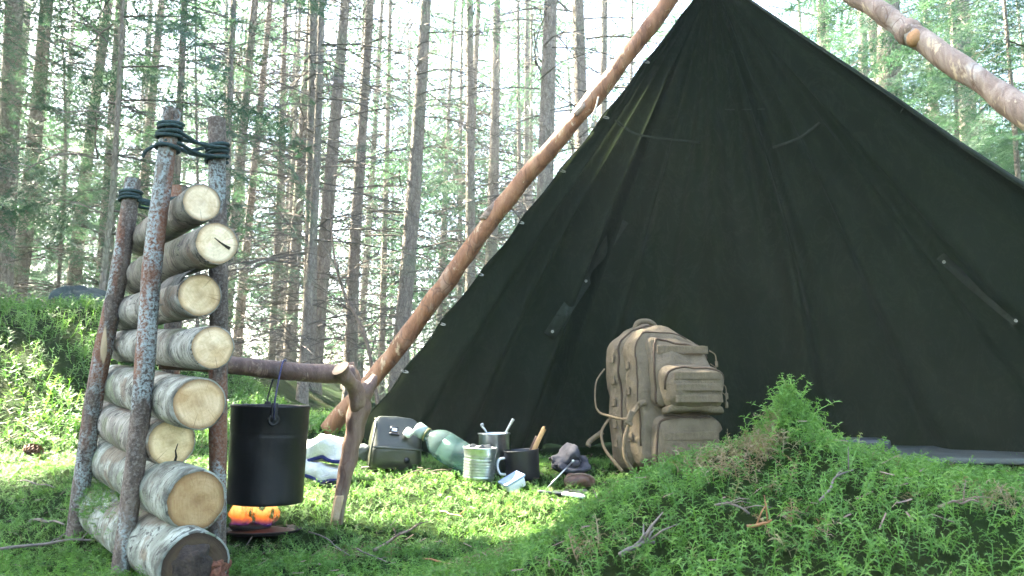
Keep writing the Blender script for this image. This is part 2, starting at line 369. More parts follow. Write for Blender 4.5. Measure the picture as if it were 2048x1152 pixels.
def rbox(w, d, h, r, n=10, fn=None, c=(0, 0, 0)):
    """box with rounded corners, n cuts a side, then bent by fn"""
    r = min(r, w / 2.001, d / 2.001, h / 2.001); H = (w / 2, d / 2, h / 2); V, F = [], []; idx = {}
    def cut(k, half):   # more cuts near the rounded ends
        t = -math.cos(math.pi * k / n); return half * (0.55 * t + 0.45 * (2 * k / n - 1))
    def vid(i, j, k):
        key = (i, j, k)
        if key not in idx:
            q = Vector((cut(i, H[0]), cut(j, H[1]), cut(k, H[2])))
            q0 = Vector([max(-(H[a] - r), min(H[a] - r, q[a])) for a in range(3)]); dd = q - q0
            p = q0 + dd.normalized() * r if dd.length > 1e-9 else q
            if fn: p = fn(p)
            idx[key] = len(V); V.append(p + Vector(c))
        return idx[key]
    for a in range(n):
        for b in range(n):
            for s in (0, n):
                f1 = [(a, b), (a + 1, b), (a + 1, b + 1), (a, b + 1)]
                if s == 0: f1 = f1[::-1]
                F.append(tuple(vid(x, y, s) for x, y in f1))
                F.append(tuple(vid(x, s, y) for x, y in f1[::-1]))
                F.append(tuple(vid(s, x, y) for x, y in f1))
    return V, F
def axis_matrix(p, q, roll=0.0):
    z = (Vector(q) - Vector(p)).normalized(); a = Vector((0, 0, 1)) if abs(z.z) < 0.95 else Vector((0, 1, 0))
    x = a.cross(z).normalized(); y = z.cross(x)
    Mw = Matrix((x, y, z)).transposed().to_4x4() @ Matrix.Rotation(roll, 4, 'Z'); Mw.translation = p; return Mw

# ------------------------------------------------------------------ ground
def sm(t): t = np.clip(t, 0, 1); return t * t * (3 - 2 * t)
def wav(x, y, f, s):
    return (np.sin(f * (x * 1.3 + y * .7) + s) + np.sin(f * (-.6 * x + 1.1 * y) * 1.7 + 2.1 * s) + np.sin(f * (.9 * x - 1.4 * y) * .63 + 3.7 * s)) / 3
def G(x, y):
    x = np.asarray(x, float); y = np.asarray(y, float)
    z = 0.105 * sm((y - 1.75) / 0.95) + 0.03 * sm((y - 3) / 6)
    # foreground hummock on the right
    xc = x - 0.12 * (y - 1.25)
    ridge = np.interp(xc, [-.50, -.2, .02, .14, .26, .36, .46, .58, .72, .95, 1.5, 2.2], [0, .015, .10, .185, .235, .255, .262, .248, .225, .205, .17, .10])
    prof = np.where(y < 1.25, 1 - .55 * sm((1.25 - y) / .75), 1 - sm((y - 1.25) / .75))
    z = z + ridge * prof
    z = z + 0.115 * np.exp(-np.sqrt(((x - .430) / .023) ** 2 + ((y - 1.25) / .030) ** 2 + .06))
    # bank on the left, mound by the pole foot, mound by the beam
    z = z + 0.72 * sm((y - 2.6) / 1.9) * (1 - .5 * sm((y - 5.2) / 3)) * sm((-x - 1.25 - .12 * (y - 3)) / 1.0)
    z = z + 0.10 * np.exp(-(((x + .85) / .35) ** 2 + ((y - 3.35) / .35) ** 2)) + 0.17 * np.exp(-(((x + 1.42) / .22) ** 2 + ((y - 4.3) / .4) ** 2))
    d = np.hypot(x, y - 1.5)
    z = z + 0.012 * wav(x, y, 9, 1.0) + 0.006 * wav(x, y, 23, 2.0) + (0.05 * wav(x, y, 2.3, .4) + .10 * wav(x, y, .8, .9)) * sm((d - 2.2) / 5)
    return z
def gz(x, y): return float(G(x, y))
def on_ground(px, py, lo=0.6, hi=8.0):
    """first ground point along the photo ray"""
    pr = None
    for i in range(400):
        Y = lo * (hi / lo) ** (i / 399); p = at(px, py, Y)
        if p.z <= gz(p.x, p.y): return Vector((p.x, p.y, gz(p.x, p.y)))
    return at(px, py, 3.0)

s_ = np.linspace(-1, 1, 240)
gx = 0.1 + np.sinh(s_ * 6.2) / np.sinh(6.2) * 75; gy = 1.5 + np.sinh(s_ * 6.2) / np.sinh(6.2) * 75
GX, GY = np.meshgrid(gx, gy); GV = np.stack([GX, GY, G(GX, GY)], -1).reshape(-1, 3)
i_ = np.arange(239)[:, None] * 240 + np.arange(239)[None, :]
GF = np.stack([i_, i_ + 1, i_ + 241, i_ + 240], -1).reshape(-1, 4)
ground = bpy.data.objects.new('ground', big_mesh('ground', GV, GF, M['ground'], smooth=True)); place(ground)
tag(ground, 'mossy forest floor with hummocks and a bank', None, None, 'structure')

# ------------------------------------------------------------------ shoots, sprays and how they are scattered
def ribbon(P, W, side):
    """tapering ribbon of triangles along P"""
    V, F = [], []
    for i, p in enumerate(P):
        if i == len(P) - 1: V.append(p)
        else: V += [p - side * W[i] * .5, p + side * W[i] * .5]
    for i in range(len(P) - 1):
        a = 2 * i
        if i == len(P) - 2: F.append((a, a + 1, a + 2))
        else: F += [(a, a + 1, a + 3), (a, a + 3, a + 2)]
    return V, F
def sprig(seed, nl, hi=True, curl=0.3, wide=1.0):
    """one moss shoot a unit tall: stem and curling side branchlets"""
    r = random.Random(seed); V, F, U = [], [], []
    def add(vf, u0, u1):
        o = len(V); k = len(vf[0])
        for i, v in enumerate(vf[0]): V.append(v); U.append(u0 + (u1 - u0) * i / max(1, k - 1))
        F.extend(tuple(i + o for i in f) for f in vf[1])
    az = r.uniform(0, 6.28); b = Vector((math.cos(az), math.sin(az), 0))
    stem = lambda t: b * (curl * t * t) + Vector((0, 0, t * (1 - .18 * curl * t)))
    add(ribbon([stem(i / 3) for i in range(4)], [.045, .045, .04], Vector((-b.y, b.x, 0))), 0, .6)
    if hi:                                     # feathery: side branches in one plane, each fuzzy with tiny leaves
        pl = Vector((-b.y, b.x, 0)); 
        for k in range(nl):
            t = .2 + .78 * (k + r.random() * .6) / nl; sg = 1 if k % 2 else -1; p = stem(t); L = (.52 - .40 * t) * r.uniform(.7, 1.2) * wide
            d = (pl * sg * r.uniform(.4, 1) + b * r.uniform(-1, 1)).normalized(); q = lambda x: p + d * L * x + Vector((0, 0, L * (.75 * x - .85 * x * x * r0))) + b * .15 * L * x * x
            r0 = r.uniform(.5, 1.3); s_n = d.cross(Vector((0, 0, 1))).normalized() * .6 + Vector((0, 0, .8 * r.choice((-1, 1))))
            add(ribbon([q(0), q(.5), q(1)], [.030, .036], s_n), .2 * t, .5 + .5 * t)
            for x in (.4, .8):
                c = q(x); e = c + (s_n.normalized() * r.choice((-1, 1)) + d * .8 + Vector((0, 0, r.uniform(-.3, .6)))).normalized() * .075; add(([c - d * .013, c + d * .013, e], [(0, 1, 2)]), .4, .9)
        for k in range(6):
            t = .3 + .12 * k; c = stem(t); a = r.uniform(0, 6.28); e = c + Vector((math.cos(a), math.sin(a), .8)) * .09; add(([c - Vector((0, 0, .02)), c + Vector((0, 0, .02)), e], [(0, 1, 2)]), .3, .9)
        nl = 0
    for k in range(nl):
        t = .22 + .76 * (k + r.random() * .5) / nl; a = k * 2.4 + r.uniform(-.5, .5)
        d = Vector((math.cos(a), math.sin(a), 0)); L = (.36 - .22 * t) * r.uniform(.7, 1.25) * wide; p = stem(t)
        up = r.uniform(.25, .75); s = Vector((-d.y, d.x, r.uniform(-.4, .4))).normalized()
        if hi:
            add(ribbon([p, p + d * L * .55 + Vector((0, 0, up * L * .6)), p + d * L * r.uniform(.8, 1.05) + Vector((0, 0, up * L * r.uniform(.1, .8)))], [.062, .058], s), .25 * t, .55 + .45 * t)
        else:
            q = p + d * L + Vector((0, 0, up * L * .6)); add(([p - s * .04, p + s * .04, q], [(0, 1, 2)]), .3 * t, .6 + .4 * t)
    return np.array([tuple(v) for v in V]), np.array(F), np.array(U)
def spray(seed, hi=True, pairs=9, broad=.012):
    """one spruce twig a unit long along +x: side twigs with needles, drooping"""
    r = random.Random(seed); V, F, U = [], [], []
    def tri(a, b, c, u):
        o = len(V); V.extend([a, b, c]); F.append((o, o + 1, o + 2)); U.extend([u * .3, u * .3, u])
    def needles(p, q, n, ln):
        ax = (q - p); s = ax.cross(Vector((0, 0, 1))).normalized(); l = ax.length
        for i in range(n):
            t = (i + r.random()) / n; sg = 1 if i % 2 else -1; c = p + ax * t
            e = c + s * sg * ln * r.uniform(.6, 1.1) + ax / l * ln * r.uniform(.3, .9) + Vector((0, 0, r.uniform(-.3, .5) * ln))
            w = ax / l * ln * .13; tri(c - w, c + w, e, t)
    main = lambda t: Vector((t, 0, .05 * math.sin(t * 3) - .22 * t * t))
    for i in range(4):
        a, b = main(i / 4), main((i + 1) / 4); w = Vector((0, .008 * (1 - i / 5), 0)); tri(a - w, a + w, b, 0)
    for k in range(pairs):
        for sg in (-1, 1):
            t = .08 + .88 * (k + r.random() * .6) / pairs; p = main(t); L = (.44 - .34 * t) * r.uniform(.65, 1.2)
            d = Vector((.75, sg, -.25 + r.uniform(-.25, .15))).normalized(); q = p + d * L
            if hi: tri(p - Vector((.006, 0, 0)), p + Vector((.006, 0, 0)), q, .2); needles(p, q, 15, .062)
            else:
                w = d.cross(Vector((0, 0, 1))).normalized() * broad
                if broad > .02: m = (p + q) * .5 + Vector((0, 0, .02)); tri(p, m - w, q, .6); tri(p, q, m + w, .6); continue
                tri(p - w, p + w, q, .3)
                for j in range(3):
                    c = p.lerp(q, .25 + .28 * j); e = c + (d + w.normalized() * r.uniform(-1.3, 1.3) + Vector((0, 0, r.uniform(-.7, .2)))).normalized() * L * r.uniform(.3, .55); tri(c - d * .012, c + d * .012, e, .8)
    if hi: needles(main(.1), main(1.0), 26, .06)
    return np.array([tuple(v) for v in V]), np.array(F), np.array(U)
def scatter(temps, idx, Mx, T, tint, brown=None):
    Vs, Fs, Ts, o = [], [], [], 0
    for k, (v, f, u) in enumerate(temps):
        s = np.where(idx == k)[0]
        if not len(s): continue
        V = np.einsum('nij,vj->nvi', Mx[s], v) + T[s][:, None, :]; n = len(v)
        F = f[None] + (o + np.arange(len(s)) * n)[:, None, None]; o += len(s) * n
        tt = np.zeros((len(s), n, 3)); tt[..., 0] = tint[s][:, None]; tt[..., 1] = u[None]
        if brown is not None: tt[..., 2] = brown[s][:, None]
        Vs.append(V.reshape(-1, 3)); Fs.append(F.reshape(-1, 3)); Ts.append(tt.reshape(-1, 3))
    return np.concatenate(Vs), np.concatenate(Fs), np.concatenate(Ts)
def basis(nrm, yaw, scale):
    n = nrm / np.linalg.norm(nrm, axis=1, keepdims=True); a = np.stack([np.cos(yaw), np.sin(yaw), 0 * yaw], 1)
    t = a - n * (a * n).sum(1, keepdims=True); t /= np.linalg.norm(t, axis=1, keepdims=True); b = np.cross(n, t)
    return np.stack([t, b, n], 2) * scale[:, None, None]
def ground_normal(x, y, e=.015):
    return np.stack([-(G(x + e, y) - G(x - e, y)) / (2 * e), -(G(x, y + e) - G(x, y - e)) / (2 * e), np.ones_like(x)], 1)

# ------------------------------------------------------------------ moss
def dead_patch(x, y):
    """where the moss is brown and dry, on the front left of the tuft and in small spots"""
    d = np.exp(-(((x - .335) / .05) ** 2 + ((y - 1.20) / .09) ** 2)) * 1.6
    for cx, cy, s in ((.10, 1.02, .03), (.62, 1.02, .045), (.86, 1.1, .03), (.33, .95, .025), (-.05, 1.45, .05), (-.35, 1.75, .06)):
        d = d + .9 * np.exp(-(((x - cx) / s) ** 2 + ((y - cy) / s) ** 2))
    return d
BARE = []   # discs (x, y, r) where something stands, so that no moss pokes through it
def moss_zone(name, label, y0, y1, N, temps, h0, h1, xpad=.35, keep=None, lean=.45):
    y = np.sqrt(RNG.uniform(y0 ** 2, y1 ** 2, N)); half = .66 * y + xpad; x = RNG.uniform(-1, 1, N) * half
    ok = np.ones(N, bool)
    if keep is not None: ok &= keep(x, y)
    for bx, by, br in BARE: ok &= (x - bx) ** 2 + (y - by) ** 2 > br * br
    clump = wav(x, y, 31, .7) * .5 + wav(x, y, 67, 1.9) * .5
    ok &= RNG.random(N) < .82 + .35 * clump
    x, y, clump = x[ok], y[ok], clump[ok]; n = len(x)
    nrm = ground_normal(x, y); nrm /= np.linalg.norm(nrm, axis=1, keepdims=True)
    nrm = nrm * .5 + np.array([0, 0, .6]) + RNG.normal(0, lean * .55, (n, 3)) * np.array([1, 1, .25])
    h = RNG.uniform(h0, h1, n) * (1 + .35 * clump)
    tuft = np.exp(-(((x - .425) / .06) ** 2 + ((y - 1.25) / .08) ** 2)); h = h * (1 + .35 * tuft)
    p = np.stack([x, y, G(x, y) - .10 * h], 1)
    tint = np.clip(.5 + .30 * wav(x, y, 7, 3.1) + .25 * clump + RNG.normal(0, .27, n), 0, 1)
    dead = np.clip(dead_patch(x, y), 0, 1) * .95; br = np.where(RNG.random(n) < dead, RNG.uniform(.7, 1, n), np.where(RNG.random(n) < .025, RNG.uniform(.4, .9, n), 0))
    V, F, T = scatter(temps, RNG.integers(0, len(temps), n), basis(nrm, RNG.uniform(0, 6.28, n), h), p, tint, br)
    o = bpy.data.objects.new(name, big_mesh(name, V, F, M['moss'], T)); place(o)
    return tag(o, label, 'moss', None, 'stuff')

# ------------------------------------------------------------------ log wall: stakes, logs, lashings
def pole_mesh(P, r, n=18, wob=.10, seed=0., sub=10, wsc=14):
    C = curve(P, sub); m = len(C)
    rr = np.interp(np.linspace(0, 1, m), np.linspace(0, 1, len(r)), r)
    return tube(C, list(rr), n, True, wob, wsc, seed)
def stake(label, pts, radii, seed, mat='stake'):
    base = Vector(pts[0]); t = thing('wall_stake', label, 'stake', base, 'stakes of the log wall')
    V, F = pole_mesh(pts, radii, seed=seed); cut = F.pop()          # top cap is the sawn end
    part('bark', (V, F), M[mat], t)
    c = sum((V[i] for i in cut), Vector()) / len(cut); ax = (pts[-1] - pts[-2]).normalized()
    tv = [c + ax * .0015] + [V[i] + ax * .001 for i in cut]
    part('sawn_top', (tv, [(0, 1 + k, 1 + (k + 1) % len(cut)) for k in range(len(cut))]), M['cut'], t, color=(.55, .42, .40))
    BARE.append((base.x, base.y, radii[0] + .004)); return t
def down(p): return Vector((p.x, p.y, gz(p.x, p.y) - .03))
f0, f1 = down(at(238, 1135, 1.57)), at(345, 220, 1.60)
S_front = [f0, f0.lerp(f1, .33) + Vector((.006, 0, 0)), f0.lerp(f1, .66) - Vector((.005, 0, 0)), f1]
stake('tall bluish grey lichen covered stake in front of the stacked logs', S_front, [.017, .0195, .019, .018], 1.)
b0, b1 = down(at(150, 1035, 1.92)), at(266, 358, 1.95)
S_back = [b0, b0.lerp(b1, .4) + Vector((-.008, 0, 0)), b0.lerp(b1, .75) + Vector((.004, 0, 0)), b1]
stake('leaning brown stake with scraped pale patches at the far left of the log wall', S_back, [.020, .021, .021, .019], 4.)
r0, r1 = down(at(437, 1075, 1.76)), at(434, 238, 1.74)
S_right = [r0, r0.lerp(r1, .5) + Vector((.004, 0, 0)), r1]
stake('upright brown stake behind the sawn ends on the right of the wall', S_right, [.019, .020, .019], 7.)
h0, h1 = down(at(330, 1000, 2.13)), at(359, 373, 2.10)
S_hid = [h0, h0.lerp(h1, .5), h1]
stake('mostly hidden reddish stake behind the topmost log', S_hid, [.022, .022, .022], 9.)

LOGS = [  # front end px, py, Y; rear end px, py, Y; radius; bark tint; end tint; label
 ((399, 409, 1.56), (292, 483, 2.04), .0385, (.50, .46, .40), (1.2, 1.2, 1.2), 'topmost grey barked birch log with pale cream sawn end'),
 ((428, 486, 1.49), (276, 561, 2.03), .0415, (.55, .50, .44), (1.2, 1.2, 1.15), 'second log from the top with a split in its pale end'),
 ((395, 586, 1.56), (256, 632, 2.04), .0435, (.70, .68, .64), (1.1, 1.05, .95), 'third log from the top with loose dark curling bark'),
 ((425, 689, 1.49), (246, 698, 2.04), .0410, (.80, .80, .76), (1.1, 1.05, .95), 'fourth log from the top resting just above the crossbeam'),
 ((402, 802, 1.50), (228, 768, 2.04), .0500, (.95, .96, .90), (.95, .86, .72), 'white birch log with clear rings just below the crossbeam'),
 ((349, 883, 1.60), (212, 838, 2.04), .0470, (.92, .86, .80), (1.15, 1.12, .95), 'birch log set back from the others with a crack down its end'),
 ((399, 1003, 1.49), (208, 908, 2.04), .0560, (.92, .97, .90), (.62, .50, .34), 'thick white birch log with weathered brown end next to the bottom'),
]
def log_part(t, P, Q, r, bark_tint, end_tint, seed, rear=True, end_mat='cut'):
    L = (Q - P).length; Mw = axis_matrix(P, Q, seed * 1.7); n = 30; m = 22; V, F = [], []
    for i in range(m + 1):
        z = L * i / m
        for k in range(n):
            a = 2 * math.pi * k / n; q = Vector((math.cos(a), math.sin(a), 0))
            f = 1 + .055 * mnoise.noise(Vector((q.x * 1.2, q.y * 1.2, z * 7 + seed * 9))) + .022 * mnoise.noise(Vector((q.x * 4, q.y * 4, z * 24 + seed * 5)))
            bend = Vector((math.sin(z / L * 3.1 + seed), math.cos(z / L * 2.3 + seed), 0)) * .006
            zz = z + (.004 * mnoise.noise(Vector((q.x * 2.2, q.y * 2.2, seed * 3))) if i in (0, m) else 0)
            V.append(q * r * f + bend + Vector((0, 0, zz)))
    for i in range(m):
        for k in range(n):
            k2 = (k + 1) % n; F.append((i * n + k, i * n + k2, (i + 1) * n + k2, (i + 1) * n + k))
    for e, (row, sg) in enumerate(((0, -1), (m, 1))):            # rim of bark round each end
        o = len(V); c = sum(V[row * n:row * n + n], Vector()) / n
        for k in range(n): V.append(c + (V[row * n + k] - c) * .94)
        for k in range(n):
            k2 = (k + 1) % n; q = (row * n + k, row * n + k2, o + k2, o + k); F.append(q if sg > 0 else q[::-1])
        cv = [c + Vector((0, 0, sg * .002))]; cf = []
        for rg in (.33, .66, 1.0):
            for k in range(n): cv.append(c + (V[o + k] - c) * rg * 1.002 + Vector((0, 0, sg * (.0018 - .0016 * rg * rg) + .0012 * mnoise.noise(Vector((k * .5, rg * 5, seed))))))
        for k in range(n):
            k2 = (k + 1) % n; cf.append((0, 1 + k, 1 + k2))
            for g in range(2): cf.append((1 + g * n + k, 1 + (g + 1) * n + k, 1 + (g + 1) * n + k2, 1 + g * n + k2))
        if sg < 0: cf = [f[::-1] for f in cf]
        so = part('sawn_end', (cv, cf), M[end_mat], t, Mw, color=end_tint)
        ra_ = so.data.attributes.new('rn', 'FLOAT', 'POINT'); ra_.data.foreach_set('value', [0.0] + [g for g in (.33, .66, 1.0) for _ in range(n)])
    part('bark', (V, F), M['birch'], t, Mw, color=bark_tint)
    return Mw
def crack(t, Mw, pts, w):
    V, F = [], []
    for i, (x, y) in enumerate(pts):
        d = Vector((pts[min(i + 1, len(pts) - 1)][0] - pts[max(i - 1, 0)][0], pts[min(i + 1, len(pts) - 1)][1] - pts[max(i - 1, 0)][1], 0)).normalized()
        s = Vector((-d.y, d.x, 0)) * w * (1 - .85 * i / (len(pts) - 1)); c = Vector((x, y, -.0032))
        V += [c - s, c + s, c - s + Vector((0, 0, .006)), c + s + Vector((0, 0, .006))]
    for i in range(len(pts) - 1):
        a = 4 * i; F += [(a, a + 1, a + 5, a + 4), (a, a + 4, a + 6, a + 2), (a + 1, a + 3, a + 7, a + 5)]
    part('crack', (V, F), M['crack'], t, Mw, smooth=False)
def to_log(Mw, wx, wz):
    """a direction seen on the sawn end (right, up) as the log's own x, y"""
    d = Mw.inverted().to_3x3() @ Vector((wx, 0, wz)); return d.x, d.y
for i, (fe, be, r, bt, et, lab) in enumerate(LOGS):
    P, Q = at(*fe), at(*be); t = thing('birch_log', lab, 'log', P, 'logs stacked in the log wall')
    Mw = log_part(t, P, Q, r, bt, et, i + 1.3)
    if i == 1: crack(t, Mw, [to_log(Mw, *p) for p in ((.037, -.008), (.024, -.003), (.012, .003), (.0, .010))], .0028)
    if i == 5: crack(t, Mw, [to_log(Mw, *p) for p in ((.002, -.044), (.006, -.030), (.003, -.018), (.008, -.004))], .0028)
    if i == 2:   # bark peeling off in a dark curl
        C = []
        for k in range(9):
            a = 3.5 - k * .28; C.append((math.cos(a), math.sin(a)))
        V, F = [], []
        for z in (.012, .10, .19):
            for k, (cx, cz) in enumerate(C):
                lx, ly = to_log(Mw, cx, cz); rr_ = r * (1.06 + .045 * max(0, k - 4) ** 1.4 * (.6 + z * 3)); V.append(Vector((lx * rr_, ly * rr_, z)))
        for a in range(2):
            for k in range(8): F.append((a * 9 + k, a * 9 + k + 1, a * 9 + k + 10, a * 9 + k + 9))
        o = part('peeling_bark', (V, F), M['birch'], t, Mw, color=(.30, .30, .30)); sd = o.modifiers.new('thick', 'SOLIDIFY'); sd.thickness = .003
        o['label'] = 'dark curl of loose bark'
# bottom log: rotten end, moss at the rear
P, Q = at(392, 1120, 1.44), at(195, 1000, 2.04); P.z = gz(P.x, P.y) + .045; Q.z = gz(Q.x, Q.y) + .05
t = thing('birch_log', 'bottom log lying in the moss with a rotten dark and red broken end', 'log', P, 'logs stacked in the log wall')
Mw = log_part(t, P, Q, .060, (.85, .92, .86), (.10, .08, .06), 8.8)
V, F = rbox(.042, .05, .040, .012, 16, lambda p: p * (1 + .45 * mnoise.noise(p * 60) + .25 * mnoise.noise(p * 190)))
o = part('rotten_core', (V, F), M['rotten'], t, Matrix.Translation(P + Vector((.026, .024, -.010)))); o['label'] = 'crumbling red rotten wood at the broken end'
V, F = rbox(.075, .05, .085, .03, 8, lambda p: p * (1 + .25 * mnoise.noise(p * 55)))
o = part('broken_end', (V, F), M['rot_dark'], t, Matrix.Translation(P + Vector((-.012, -.002, 0)))); o['label'] = 'dark broken wood'
ax = (Q - P).normalized()

def coil(P0, ax, r, turns, pitch, rope, seed=0, n=16):
    ax = Vector(ax).normalized(); x = ax.orthogonal().normalized(); y = ax.cross(x); pts = []
    for i in range(int(turns * n) + 1):
        a = 2 * math.pi * i / n; h = pitch * i / n + .0022 * math.sin(a * 1.03 + seed) + .0015 * math.sin(a * .37 + seed * 2)
        pts.append(Vector(P0) + ax * h + (x * math.cos(a) + y * math.sin(a)) * (r + rope * (.9 + .25 * math.sin(i * .9 + seed))))
    return tube(pts, rope, 7)
def on_pole(S, py, Y):   # point on a stake axis at a photo height
    zt = at(400, py, Y).z
    for a, b in zip(S[:-1], S[1:]):
        if a.z <= zt <= b.z: return a.lerp(b, (zt - a.z) / (b.z - a.z))
    return S[-1].copy()
rp = .0042
t = thing('cord_lashing', 'dark green cord lashing the two tallest stakes together', 'cord', on_pole(S_front, 275, 1.6), 'cord lashings on the stakes')
fa = (S_front[-1] - S_front[-2]).normalized(); ra = (S_right[-1] - S_right[-2]).normalized()
part('coil', coil(on_pole(S_front, 279, 1.6), fa, .0195, 4.2, .0088, rp, 1), M['cord'], t)
part('coil', coil(on_pole(S_front, 300, 1.6), fa, .0195, 1.2, .004, rp, 4), M['cord'], t)
part('coil', coil(on_pole(S_right, 322, 1.74), ra, .0195, 4.3, .0092, rp, 2), M['cord'], t)
cf, cr = on_pole(S_front, 270, 1.6), on_pole(S_right, 300, 1.74); dv = (cr - cf).normalized(); sd_ = dv.cross(Vector((0, 0, 1))).normalized()
for k, (za, zb, s) in enumerate(((.012, .016, -1), (-.004, -.012, -1), (.004, .004, 1), (-.016, .010, -1), (-.02, -.018, 1))):
    a = cf + sd_ * s * .024 + Vector((0, 0, za)); b = cr + sd_ * s * .025 + Vector((0, 0, zb)); mid = a.lerp(b, .5) - Vector((0, 0, .008 + .004 * (k % 2))) - sd_ * s * .008
    part('strand', tube(curve([a, mid, b], 8), rp, 7), M['cord'], t)
tl = cf + Vector((-.026, -.01, -.028)); part('loose_end', tube(curve([tl + Vector((.03, -.006, .012)), tl, tl + Vector((-.016, 0, -.010)), tl + Vector((-.024, .004, -.022))], 5), rp * .9, 7), M['cord'], t)
t = thing('cord_lashing', 'dark green cord lashing round the short leaning stake on the left', 'cord', on_pole(S_back, 402, 1.95), 'cord lashings on the stakes')
ba = (S_back[-1] - S_back[-2]).normalized()
part('coil', coil(on_pole(S_back, 405, 1.95), ba, .0205, 3.3, .0092, rp, 3), M['cord'], t)
cb, ch = on_pole(S_back, 395, 1.95), on_pole(S_hid, 408, 2.1); sd_ = (ch - cb).normalized().cross(Vector((0, 0, 1))).normalized()
for k, (za, zb, s) in enumerate(((.01, .006, -1), (0, -.004, -1), (-.01, .0, 1), (-.012, -.012, -1))):
    a = cb + sd_ * s * .026 + Vector((0, 0, za)); b = ch + sd_ * s * .025 + Vector((0, 0, zb))
    part('strand', tube(curve([a, a.lerp(b, .5) - Vector((0, 0, .006)), b], 6), rp, 7), M['cord'], t)
part('coil', coil(on_pole(S_hid, 415, 2.1), Vector((0, 0, 1)), .0225, 3.2, .009, rp, 6), M['cord'], t)

# ------------------------------------------------------------------ crossbeam, forked stake, pot, fire
bA, bB = at(318, 724, 1.83), at(704, 749, 2.03)
t = thing('crossbeam', 'reddish brown beam laid from the log wall to the forked stake', 'beam', bA)
V, F = pole_mesh([bA, bA.lerp(bB, .3) + Vector((0, 0, .004)), bA.lerp(bB, .7) - Vector((0, 0, .003)), bB], [.017, .021, .023, .024], 16, .09, 3.); F0 = F[:-2]
part('bark', (V, F0), M['beam'], t); part('sawn_end', (V[:16], [tuple(range(15, -1, -1))]), M['cut'], t); part('sawn_end', (V[-16:], [tuple(range(16))]), M['cut'], t, color=(.8, .7, .7))

k0 = at(672, 1040, 2.06); k0.z = gz(k0.x, k0.y) - .02
K = [k0, at(686, 968, 2.06), at(704, 890, 2.07), at(716, 820, 2.07), at(722, 790, 2.06)]
t = thing('forked_stake', 'knobbly forked stake holding up the beam over the pot', 'stake', k0)
V, F = pole_mesh(K, [.0145, .017, .021, .025, .030, .028], 20, .26, 6., 8, 26); part('bark', (V, F), M['fork'], t)
V, F = pole_mesh([K[-1] + Vector((0, 0, -.03)), at(710, 778, 2.035), at(695, 757, 2.005), at(680, 736, 1.98)], [.023, .021, .018, .020], 18, .34, 9., 6, 34); end = F.pop()
part('left_prong', (V, F), M['fork'], t); part('sawn_end', ([V[i] for i in end], [tuple(range(len(end)))]), M['cut'], t, color=(.95, .85, .85))
V, F = pole_mesh([at(706, 775, 2.05), at(701, 748, 2.05), at(697, 726, 2.05)], [.021, .018, .014], 14, .3, 2., 5, 34); part('knob', (V, F), M['fork'], t)
V, F = pole_mesh([K[-1], at(733, 780, 2.06), at(744, 764, 2.07), at(749, 752, 2.08)], [.028, .022, .014, .008], 12, .12, 5., 5, 25); part('right_prong', (V, F), M['fork'], t)
fc = at(676, 1015, 2.06); V, F = rbox(.020, .010, .065, .005, 6, lambda p: Vector((p.x * (1 + 3.5 * (p.z)) + p.z * .18, p.y, p.z)))
o = part('scraped_patch', (V, F), M['cut'], t, Matrix.Translation(fc + Vector((.002, -.0155, .0)))); o['label'] = 'pale wood where the foot was cut to a point'
BARE.append((k0.x, k0.y, .02))

pot_r = .0925; pb = at(530, 1003, 1.96); hh = .228
Mp = Matrix.Translation(pb) @ Matrix.Rotation(rad(1.4), 4, 'Y')
t = thing('pot', 'black enamel cooking bucket hanging over the fire', 'pot', pb)
prof = [(0.001, .004), (pot_r * .92, .004), (pot_r * .96, 0), (pot_r * .965, .004), (pot_r * .968, .010), (pot_r * .962, .013), (pot_r * .985, .155), (pot_r * .990, .158), (pot_r * .978, .162), (pot_r * .990, .166), (pot_r * .995, .17), (pot_r, .222), (pot_r * 1.018, .225), (pot_r * 1.022, .228), (pot_r * 1.012, .231), (pot_r * .985, .228), (pot_r * .97, .16), (pot_r * .94, .008), (0.001, .007)]
part('bucket', lathe(prof, 56), M['black_pot'], t, Mp)
ea = math.atan2(-.93, .37)
for s, nm in ((1, 'ear'), (-1, 'ear')):
    d = Vector((math.cos(ea), math.sin(ea), 0)) * s; pv, pf = lathe([(.001, -.002), (.014, -.002), (.0145, .003), (.011, .006), (.009, .0045), (.007, .0045), (.006, .008), (.001, .009)], 20)
    c = d * pot_r * .995 + Vector((0, 0, .198)); Me = Mp @ axis_matrix(c, c + d); part(nm, (pv, pf), M['black_pot'], t, Me)
    V, F = rbox(.016, .004, .04, .002, 4); part('ear_tab', (V, F), M['black_pot'], t, Mp @ Matrix.Translation(d * (pot_r * 1.035) + Vector((0, 0, .218))) @ Matrix.Rotation(math.atan2(d.x, -d.y), 4, 'Z'))
hp = Mp.inverted() @ (bA.lerp(bB, (560 - 318) / (704 - 318)) + Vector((0, 0, .026)))
e1 = Vector((math.cos(ea), math.sin(ea), 0)) * pot_r * 1.07 + Vector((0, 0, .20)); e2 = Vector((-math.cos(ea), -math.sin(ea), 0)) * pot_r * 1.07 + Vector((0, 0, .20))
bail = curve([e1, e1 + Vector((0, 0, .05)), e1.lerp(hp, .6) + Vector((0, 0, .045)) + (e1 - e2) * .06, hp + (e1 - e2) * .12 + Vector((0, 0, -.004)), hp, hp - (e1 - e2) * .12 + Vector((0, 0, -.004)), e2.lerp(hp, .6) + Vector((0, 0, .045)) - (e1 - e2) * .06, e2 + Vector((0, 0, .05)), e2], 7)
part('bail_handle', tube(bail, .0022, 7), M['wire'], t, Mp)

